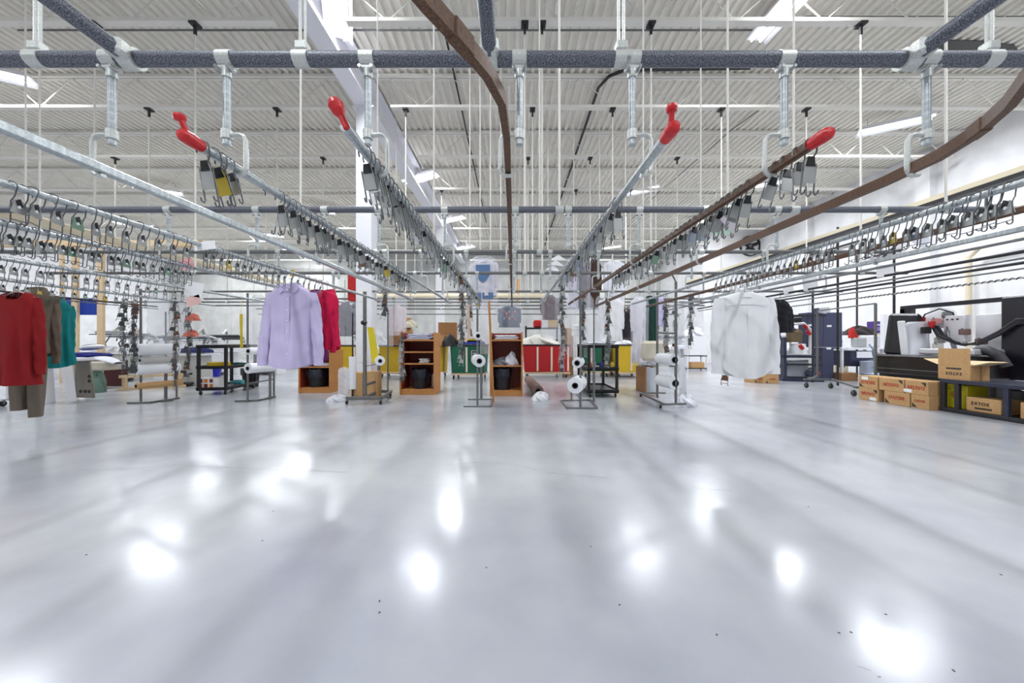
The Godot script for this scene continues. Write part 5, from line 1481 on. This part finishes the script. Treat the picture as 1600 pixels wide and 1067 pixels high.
	part("white_arm", mb().tube([Vector3(.24, .7, .1), Vector3(.24, 1.3, .12), Vector3(.1, 1.46, .1), Vector3(-.15, 1.44, .1)], .035, 8), M.white, pm)
	for q in [[.14, 1.38, .1], [.2, 1.22, .12], [.0, .86, .2], [.34, .22, .2]]:
		part("red_valve", mb().lathe([Vector2(0, -.07), Vector2(.04, -.06), Vector2(.05, 0), Vector2(.04, .06), Vector2(0, .07)], Vector3(q[0], q[1], q[2]), Basis(Vector3.BACK, .6), 10), M.red, pm)
	part("boom", mb().box(Vector3(.18, 1.66, 0), Vector3(.9, .05, .08)), M.dark, pm)
	part("air_hose", mb().tube([Vector3(-.36, .9, .1), Vector3(-.44, 1.2, .1), Vector3(-.3, 1.35, .12), Vector3(-.1, 1.3, .15)], .018, 8), mat(rgb(30, 40, 90), .5), pm)
	part("motor", mb().lathe([Vector2(0, -.1), Vector2(.09, -.1), Vector2(.09, .1), Vector2(0, .1)], Vector3(.2, .2, .22), Basis(Vector3.RIGHT, PI / 2), 14), mat(rgb(70, 76, 100), .4), pm)
	# control cabinet
	var cc = thing("control_cabinet", "dark blue steel control cabinet on a narrow pedestal", "cabinet", fl(1284, 593))
	part("pedestal", mb().box(Vector3(.03, .42, 0), Vector3(.3, .84, .3), Basis.IDENTITY, .006), M.navy, cc)
	var ub = part("upper_box", mb().box(Vector3(-.05, 1.3, 0), Vector3(.9, .9, .3), Basis.IDENTITY, .008), M.navy, cc)
	part("door_seam", mb().box(Vector3(-.09, 1.3, .151), Vector3(.006, .86, .003)), M.dark, ub)
	for q in [[-.42, 1.42], [.06, 1.4], [.05, .82]]:
		part("name_plate", mb().box(Vector3(q[0], q[1], .152), Vector3(.12, .05, .004)), M.paper, ub)
	part("top_stub", mb().box(Vector3(-.1, 1.81, 0), Vector3(.16, .12, .2)), M.navy, cc)
	# rolling rack in front of it
	var g0 = fl(1277, 600)
	var g1 = fl(1368, 616)
	var rr = stand("rolling_rack", "grey rolling garment rack on casters before the control cabinet", "garment rack", [["post", g0 + Vector3(0, .16, 0), Vector3(g0.x, 1.74, g0.z), .035], ["post", g1 + Vector3(0, .14, 0), Vector3(g1.x, 1.72, g1.z), .035], ["top_bar", Vector3(g0.x, 1.72, g0.z), Vector3(g1.x, 1.72, g1.z), .014, 1], ["base_bar", fl(1256, 605) + Vector3(0, .17, 0), fl(1302, 605) + Vector3(0, .17, 0), .04], ["base_bar", fl(1300, 605) + Vector3(0, .17, 0), fl(1340, 618) + Vector3(0, .15, 0), .04], ["base_bar", fl(1334, 618) + Vector3(0, .15, 0), fl(1385, 617) + Vector3(0, .14, 0), .03], ["brace", g0 + Vector3(0, .2, 0), fl(1256, 605) + Vector3(0, .18, .12), .03]], M.steel_grey)
	for q in [[1260, 606], [1298, 607], [1334, 619]]:
		caster(rr, fl(q[0], q[1]), .055)
	one("shoulder_cover", "clear plastic shoulder cover hanging on the grey rolling rack", "cover", mb().prism([Vector2(-.12, 0), Vector2(-.1, .1), Vector2(.1, .12), Vector2(.13, .02), Vector2(.02, -.03)], -.02, .02), film(.7), at(1288, 488, 8.2))
	# work tables beyond
	var wt = thing("work_table", "cluttered white work table right of the control cabinet", "table", fl(1334, 592))
	part("table_top", mb().box(Vector3(0, .82, 0), Vector3(1.3, .05, .7), Basis.IDENTITY, .006), M.white, wt)
	for x in [-.6, .6]:
		for z in [-.3, .3]:
			part("leg", mb().box(Vector3(x, .4, z), Vector3(.05, .8, .05)), M.white, wt)
	var dr = part("drawer_unit", mb().box(Vector3(-.12, .56, .1), Vector3(.6, .4, .5), Basis.IDENTITY, .01), mat(rgb(40, 44, 72), .5), wt)
	part("drawer_front", mb().box(Vector3(-.05, .66, .36), Vector3(.45, .16, .02), Basis.IDENTITY, .005), M.white, dr)
	one("grey_monitor", "small grey monitor-like box on the cluttered table", "monitor", mb().box(Vector3(0, .13, 0), Vector3(.24, .24, .22), Basis.IDENTITY, .02), mat(rgb(168, 172, 172), .5), fl(1333, 592) + Vector3(0, .846, .15))
	one("white_appliance", "long white appliance on the cluttered table", "appliance", mb().box(Vector3(0, .16, 0), Vector3(.55, .32, .3), Basis.IDENTITY, .03), M.white, fl(1352, 592) + Vector3(0, .846, 0))
	crumple("tool_heap", "red and black tools heaped on the white appliance", "tools", fl(1345, 592) + Vector3(0, 1.17, -.05), Vector3(.4, .22, .15), mat(rgb(44, 34, 36), .6), 5.5)
	crumple("red_rag", "red rag beside the tool heap", "rag", fl(1329, 592) + Vector3(0, 1.09, .05), Vector3(.1, .26, .08), mat(rgb(190, 40, 30), .8), 2.5)
	carton("carton", "brown carton under the cluttered table", fl(1318, 594), Vector3(.44, .2, .3), 5, "", false, M.card_dark)
	one("metal_drum", "pale metal drum right of the cluttered table", "drum", mb().lathe([Vector2(0, 0), Vector2(.22, 0), Vector2(.22, .2), Vector2(.23, .21), Vector2(.22, .22), Vector2(.22, .5), Vector2(0, .52)], Vector3.ZERO, Basis.IDENTITY, 22), mat(rgb(186, 196, 214), .35, .4), fl(1362, 596))
	one("looped_hose", "grey-blue hose looping beside the metal drum", "hose", mb().tube([fl(1362, 596) + Vector3(-.06, .515, 0), fl(1362, 596) + Vector3(.02, .56, .05), at(1364, 552, 8.5), at(1364, 545, 8.5), at(1358, 538, 8.6)], .02, 8), mat(rgb(120, 140, 170), .4))
	press_unit("pale machine between control cabinet and cluttered table", fl(1305, 586), -5, {"w": .6, "body": M.cream, "up": .5})
	# shelf with purple box, pair of white posts
	var pb = thing("wall_bench", "pale bench carrying the purple box at right", "bench", fl(1367, 588) + Vector3(.1, 0, 0))
	part("bench_top", mb().box(Vector3(0, 1.2, 0), Vector3(1.2, .06, .5)), M.cream, pb)
	for x in [-.5, 0, .5]:
		part("leg", mb().box(Vector3(x, .58, 0), Vector3(.06, 1.17, .06)), M.white, pb)
	part("lower_shelf", mb().box(Vector3(0, .7, 0), Vector3(1.2, .04, .5)), M.white, pb)
	var pu = carton("purple_box", "purple printed box standing on the pale bench", fl(1367, 588) + Vector3(.02, 1.23, .05), Vector3(.36, .34, .25), 0, "", false, mat(rgb(74, 44, 128), .6))
	part("printed_line", mb().box(Vector3(-.05, .24, .126), Vector3(.2, .05, .002)).box(Vector3(0, .15, .126), Vector3(.28, .02, .002)).box(Vector3(0, .1, .126), Vector3(.28, .02, .002)), mat(rgb(196, 180, 226), .7), pu)
	carton("carton", "brown carton with a purple mark beside the purple box", fl(1367, 588) + Vector3(.46, 1.23, .05), Vector3(.4, .3, .25), 0)
	for q in [[1381, "left of two square white posts near the black press"], [1392, "right of two square white posts near the black press"]]:
		var b = fl(q[0], 594)
		one("white_post", q[1], "post", mb().box(Vector3(0, .85, 0), Vector3(.1, 1.7, .1), Basis.IDENTITY, .006), M.white, b)
	# thin vertical pipes in front of the right wall
	for q in [[1270, 8.6, 2.9, "thin dark vertical pipe above the control cabinet"], [1309, 8.0, 3.6, "thin black vertical pipe right of the control cabinet"], [1339, 9.8, 3.4, "thin grey vertical pipe behind the cluttered table"], [1397, 7.4, 3.1, "thin black vertical pipe beside the white posts"]]:
		var b = at(q[0], 500, q[1])
		one("vertical_pipe", q[3], "pipe", mb().tube([Vector3(b.x, .0, b.z), Vector3(b.x, q[2], b.z)], .022, 8), M.dark)
	one("wall_conduit", "cream downpipe bending on the right wall above the black press", "pipe", mb().tube([Vector3(10.9, .3, -8.4), Vector3(10.9, 3.0, -8.4), Vector3(10.9, 3.2, -8.2), Vector3(10.9, 3.25, -7.0)], .055, 10), M.cream)
	one("wall_conduit", "pair of dark conduits stepping along the right wall", "pipe", mb().tube([Vector3(11.05, 3.2, -13.4), Vector3(11.05, 4.2, -13.4), Vector3(11.05, 4.2, -11.0), Vector3(11.05, 3.6, -11.0), Vector3(11.05, 3.6, -10.0)], .035, 8), M.dark)
	one("wall_conduit", "black conduit stepping up the right wall near the tray", "pipe", mb().tube([Vector3(11.05, 3.5, -10.5), Vector3(11.05, 4.6, -9.0), Vector3(11.05, 4.6, -8.2), Vector3(11.05, 4.1, -8.2)], .03, 8), M.dark)

func shirt_press() -> void:
	var t = thing("shirt_press", "large black and white shirt pressing machine at right", "press machine", Vector3(7.55, 0, -6.25))
	var body = part("lower_body", mb().box(Vector3(0, .58, .15), Vector3(1.1, .36, 1.4), Basis.IDENTITY, .03), mat(rgb(26, 20, 22), .3), t)
	for k in 4:
		part("louvre", mb().box(Vector3(-.553, .66 - k * .045, -.2), Vector3(.008, .012, .5)), M.dark, body)
	part("trim_strip", mb().box(Vector3(-.556, .5, 0), Vector3(.008, .012, 1.2)), M.steel, body)
	part("plinth", mb().box(Vector3(.05, .2, 0), Vector3(.9, .4, 1.2)), M.blackm, t)
	# tilted lid
	var lid = part("press_lid", mb().box(Vector3.ZERO, Vector3(.1, .8, .42), Basis.IDENTITY, .045), M.black, t, Vector3(-.2, 1.13, -.38), Basis(Vector3.BACK, -.14) * Basis(Vector3.UP, .55))
	part("red_edge", mb().box(Vector3(.07, 0, .1), Vector3(.05, .7, .3), Basis.IDENTITY, .01), mat(rgb(150, 22, 26), .5), lid)
	# white pressing form
	var rows = []
	for j in 12:
		var f = j / 11.0
		var row = []
		for k in 20:
			var a = TAU * k / 20.0
			row.append(Vector3(cos(a) * (.22 - .05 * sin(f * PI) - (.08 if j == 11 else 0.0)), .74 + f * .62, sin(a) * (.13 - .02 * f)))
		rows.append(row)
	part("shirt_form", mb().grid(rows, true), M.linen, t, Vector3(-.12, 0, -.2))
	part("form_edge", mb().box(Vector3(-.38, 1.05, -.2), Vector3(.05, .66, .12), Basis(Vector3.BACK, .12), .015), M.white, t)
	part("clamp_box", mb().box(Vector3(-.2, 1.2, .0), Vector3(.12, .12, .08), Basis.IDENTITY, .008), M.black, t)
	# head and mechanism
	part("upper_head", mb().lathe([Vector2(0, -.14), Vector2(.15, -.12), Vector2(.2, 0), Vector2(.15, .12), Vector2(0, .14)], Vector3(.2, 1.42, -.1), Basis(Vector3.BACK, 1.2), 18), M.rollw, t)
	part("pulley", mb().lathe([Vector2(0, -.02), Vector2(.08, -.02), Vector2(.08, .02), Vector2(0, .02)], Vector3(.1, 1.46, .06), Basis(Vector3.RIGHT, PI / 2), 14), M.steel, t)
	for q in [[.05, 1.1, .12], [.15, 1.2, .14], [.25, 1.05, .15], [.1, .95, .15], [.3, 1.2, .1]]:
		var cy = part("cylinder", mb().lathe([Vector2(0, -.09), Vector2(.035, -.09), Vector2(.035, .09), Vector2(0, .09)], Vector3(q[0], q[1], q[2]), Basis(Vector3.BACK, q[0] * 3.0), 10), M.chrome, t)
		part("piston_rod", mb().tube([Vector3(q[0], q[1], q[2]), Vector3(q[0] - .03, q[1] + .16, q[2])], .01, 6), M.steel, cy)
	part("red_block", mb().box(Vector3(-.12, 1.3, .02), Vector3(.08, .12, .06), Basis.IDENTITY, .008), M.red, t)
	var cb = part("control_box", mb().box(Vector3(.1, 1.22, .2), Vector3(.12, .46, .3), Basis.IDENTITY, .01), M.white, t)
	for k in 3:
		part("knob", mb().lathe([Vector2(0, .014), Vector2(.014, .012), Vector2(.014, 0)], Vector3(.035, 1.38, .12 + k * .07), Basis(Vector3.BACK, PI / 2), 8), M.black, cb)
	part("white_panel", mb().box(Vector3(.22, 1.15, .53), Vector3(.05, .6, .34), Basis.IDENTITY, .01), M.white, t)
	part("pale_table", mb().box(Vector3(-.05, .83, .42), Vector3(.7, .1, .75), Basis.IDENTITY, .02), mat(rgb(206, 208, 214), .35, .3), t)
	# black gantry
	var gm = mat(rgb(24, 24, 34), .4)
	part("gantry_panel", mb().box(Vector3(.15, 1.5, -.6), Vector3(.08, .26, .2)), gm, t)
	part("gantry_beam", mb().box(Vector3(.15, 1.66, .05), Vector3(.07, .07, 1.5)), gm, t)
	part("gantry_post", mb().box(Vector3(.15, 1.05, .9), Vector3(.12, 1.28, .32), Basis.IDENTITY, .02), gm, t)
	part("gantry_post", mb().box(Vector3(.15, 1.05, -.66), Vector3(.08, 1.2, .08)), gm, t)
	for k in 4:
		part("hose", mb().tube([Vector3(-.1, 1.28, .0 + k * .03), Vector3(-.12 + k * .04, 1.1, .1), Vector3(-.02 + k * .05, .96 - k * .01, .28), Vector3(.0, .95 + k * .015, .55), Vector3(.02, 1.1 + k * .02, .78), Vector3(.05, 1.26 + k * .025, .95), Vector3(.1, 1.27 + k * .02, 1.3)], .016, 8), M.black if k % 2 == 0 else mat(rgb(60, 56, 66), .4), t)
	for q in [[-.02, 1.36, .0, rgb(214, 150, 150)], [.02, 1.02, .02, rgb(196, 196, 190)], [-.05, .92, .05, rgb(220, 216, 208)], [.0, 1.16, .38, rgb(130, 104, 98)], [.05, 1.0, .55, rgb(120, 92, 84)]]:
		var bk = part("valve_block", mb().box(Vector3(q[0], q[1], q[2]), Vector3(.08, .1, .12), Basis(Vector3.UP, q[1]), .012), mat(q[3], .5), t)
		part("valve_stem", mb().tube([Vector3(q[0], q[1], q[2]), Vector3(q[0] - .09, q[1] + .06, q[2] + .03)], .012, 6), M.chrome, bk)
	part("top_hose", mb().tube([Vector3(.0, 1.3, -.3), Vector3(.02, 1.5, -.2), Vector3(.04, 1.58, 0), Vector3(.05, 1.5, .18), Vector3(.08, 1.3, .22)], .012, 6), M.black, t)
	part("exhaust_duct", mb().tube([Vector3(-.2, .84, .68), Vector3(-.22, .86, .82), Vector3(-.2, .8, .92), Vector3(-.15, .62, .98)], .07, 12), mat(rgb(50, 48, 52), .5), t)
	# second machine at the frame edge
	var s = thing("sleeve_press", "black sleeve press with white valves at the right edge", "press machine", Vector3(7.5, 0, -4.05))
	part("base", mb().prism([Vector2(-.75, 0), Vector2(.5, 0), Vector2(.5, .62), Vector2(-.75, .78)], -.35, .35, Vector3.ZERO, Basis(Vector3.UP, PI / 2)), M.black, s)
	part("column_post", mb().box(Vector3(.15, .95, -.1), Vector3(.3, .9, .3), Basis.IDENTITY, .02), gm, s)
	for q in [[-.15, 1.2, .0, .1], [-.1, 1.02, .1, .08], [-.12, 1.35, -.05, .07], [-.05, 1.12, -.2, .07]]:
		part("valve", mb().lathe([Vector2(0, -q[3]), Vector2(q[3] * .6, -q[3]), Vector2(q[3] * .8, 0), Vector2(q[3] * .5, q[3]), Vector2(0, q[3])], Vector3(q[0], q[1], q[2]), Basis(Vector3.BACK, 1.0 + q[1]), 12), [M.rollw, M.cream, mat(rgb(206, 160, 150), .5), M.white][int(q[3] * 100) % 4], s)
	part("valve_pipe", mb().tube([Vector3(-.1, .9, .3), Vector3(-.12, 1.3, .1), Vector3(-.05, 1.5, -.05), Vector3(.0, 1.62, -.2)], .03, 8), mat(rgb(222, 190, 186), .5), s)
	part("cable", mb().tube([Vector3(0, 1.5, .4), Vector3(0, 1.64, .1), Vector3(0, 1.62, -.2), Vector3(0, 1.5, -.3)], .014, 6), M.black, s)

# ------------------------------------------------------------------ far background
func build_far() -> void:
	one("steam_pipe", "thick cream lagged pipe running across the far wall", "pipe", mb().tube([Vector3(-7.0, 3.0, -15.5), Vector3(1.7, 3.0, -15.5)], .11, 12), M.cream)
	for x in [-6.0, -2.0, 1.2]:
		part("hanger_rod", mb().tube([Vector3(x, 3.0, -15.5), Vector3(x, 6.1, -15.5)], .012, 6), M.joist, get_node("steam_pipe"))
	one("steam_pipe", "long cream pipe high along the left side", "pipe", mb().tube([Vector3(-8.1, 3.05, -4.2), Vector3(-8.1, 3.05, -16)], .09, 12), M.cream)
	one("orange_pipe", "short orange-brown vertical pipe at the far wall", "pipe", mb().tube([at(810, 472, 15.5), at(810, 436, 15.5)], .07, 10), mat(rgb(206, 140, 50), .5))
	one("hose_cabinet", "red cabinet fixed by the column behind the pink shirt", "cabinet", mb().box(Vector3.ZERO, Vector3(.2, .53, .2), Basis.IDENTITY, .01), mat(rgb(186, 26, 24), .5), Vector3(-3.103, 2.06, -6.95))
	# unit heater
	var h = thing("unit_heater", "mint green unit heater hanging at right behind the rails", "heater", at(1131, 346, 9.0))
	part("casing", mb().box(Vector3(0, -.18, 0), Vector3(.46, .2, .4), Basis.IDENTITY, .01), mat(rgb(176, 212, 190), .5), h)
	part("grille", mb().box(Vector3(0, .1, 0), Vector3(.46, .36, .4), Basis.IDENTITY, .01), M.dark, h)
	for k in 4:
		part("louvre", mb().box(Vector3(0, -.02 + k * .08, .205), Vector3(.42, .015, .02)), M.steel_grey, h)
	for x in [-.2, .2]:
		part("hanger_rod", mb().tube([Vector3(x, .28, 0), Vector3(x, 2.08, 0)], .008, 6), M.joist, h)
	# wall fan
	var fan = thing("wall_fan", "round black exhaust fan on the projecting far wall", "fan", Vector3(10.72, 5.3, -15.86))
	part("ring", mb().lathe([Vector2(.42, -.06), Vector2(.46, -.06), Vector2(.46, .06), Vector2(.42, .06), Vector2(.42, -.06)], Vector3.ZERO, Basis(Vector3.RIGHT, PI / 2), 28), M.black, fan)
	part("back_plate", mb().lathe([Vector2(0, -.05), Vector2(.42, -.05)], Vector3.ZERO, Basis(Vector3.RIGHT, PI / 2), 28), M.black, fan)
	for k in 5:
		part("blade", mb().box(Vector3(0, .2, 0), Vector3(.16, .36, .012), Basis(Vector3.UP, .5)), M.dark, fan, Vector3.ZERO, Basis(Vector3.BACK, TAU * k / 5))
	part("hub", mb().lathe([Vector2(0, .06), Vector2(.07, .05), Vector2(.08, -.03), Vector2(0, -.04)], Vector3.ZERO, Basis(Vector3.RIGHT, PI / 2), 14), M.steel, fan)
	# far door, dark doorway
	structure("door_1", mb().box(Vector3(7.0, 1.5, -20.44), Vector3(2.8, 3.0, .08), Basis.IDENTITY, .01), mat(rgb(52, 42, 40), .6), "dark shuttered loading door in the far wall", "door")
	var d1: Node3D = get_node("door_1")
	for k in 9:
		part("slat", mb().box(Vector3(7.0, .2 + k * .32, -20.39), Vector3(2.7, .28, .03), Basis.IDENTITY, .01), mat(rgb(62, 50, 46), .6), d1)
	# more presses and cartons along the far side
	var v = [[455, 575, 1.6, "white press far behind the lilac shirt"], [575, 574, 1.4, "pale press far behind the column"], [1050, 572, 1.4, "dark-headed press far left of the white shirt"], [1148, 578, .9, "white press just behind the white shirt's left sleeve"], [1245, 577, 1.5, "far press behind the shirt finishing machine"], [250, 578, 1.6, "white press far behind the film rack"], [60, 592, 1.4, "white press behind the hanging coats at left"]]
	for q in v:
		press_unit(q[3], fl(q[0], q[1]), rng.randf_range(-15, 15), {"w": q[2], "body": [M.white, M.greyp][rng.randi() % 2], "head": [M.chrome, M.dark][rng.randi() % 2], "up": rng.randf_range(.2, .5)})
	var tb = thing("small_table", "small white-legged table in the distance right of centre", "table", fl(1085, 578))
	part("table_top", mb().box(Vector3(0, .5, 0), Vector3(.7, .03, .4)), M.black, tb)
	part("lower_shelf", mb().box(Vector3(0, .06, 0), Vector3(.7, .03, .4)), M.black, tb)
	for x in [-.33, .33]:
		for z in [-.18, .18]:
			part("leg", mb().box(Vector3(x, .27, z), Vector3(.04, .54, .04)), M.white, tb)
	carton("carton", "carton on the lower shelf of the distant small table", fl(1087, 578) + Vector3(0, .077, .02), Vector3(.45, .2, .28), 0)
	carton("carton", "carton with red print stacked beyond the clip bunches", fl(1095, 576) + Vector3(.1, .52, -.6) * Vector3(1, 0, 1), Vector3(.6, 1.2, .4), 0, "", false, M.white)
	crumple("white_heap", "heap of white cloth far left of the white shirt", "cloth", fl(1094, 576) + Vector3(.1, 1.21, -.6), Vector3(.35, .3, .2), M.linen, 1.9)
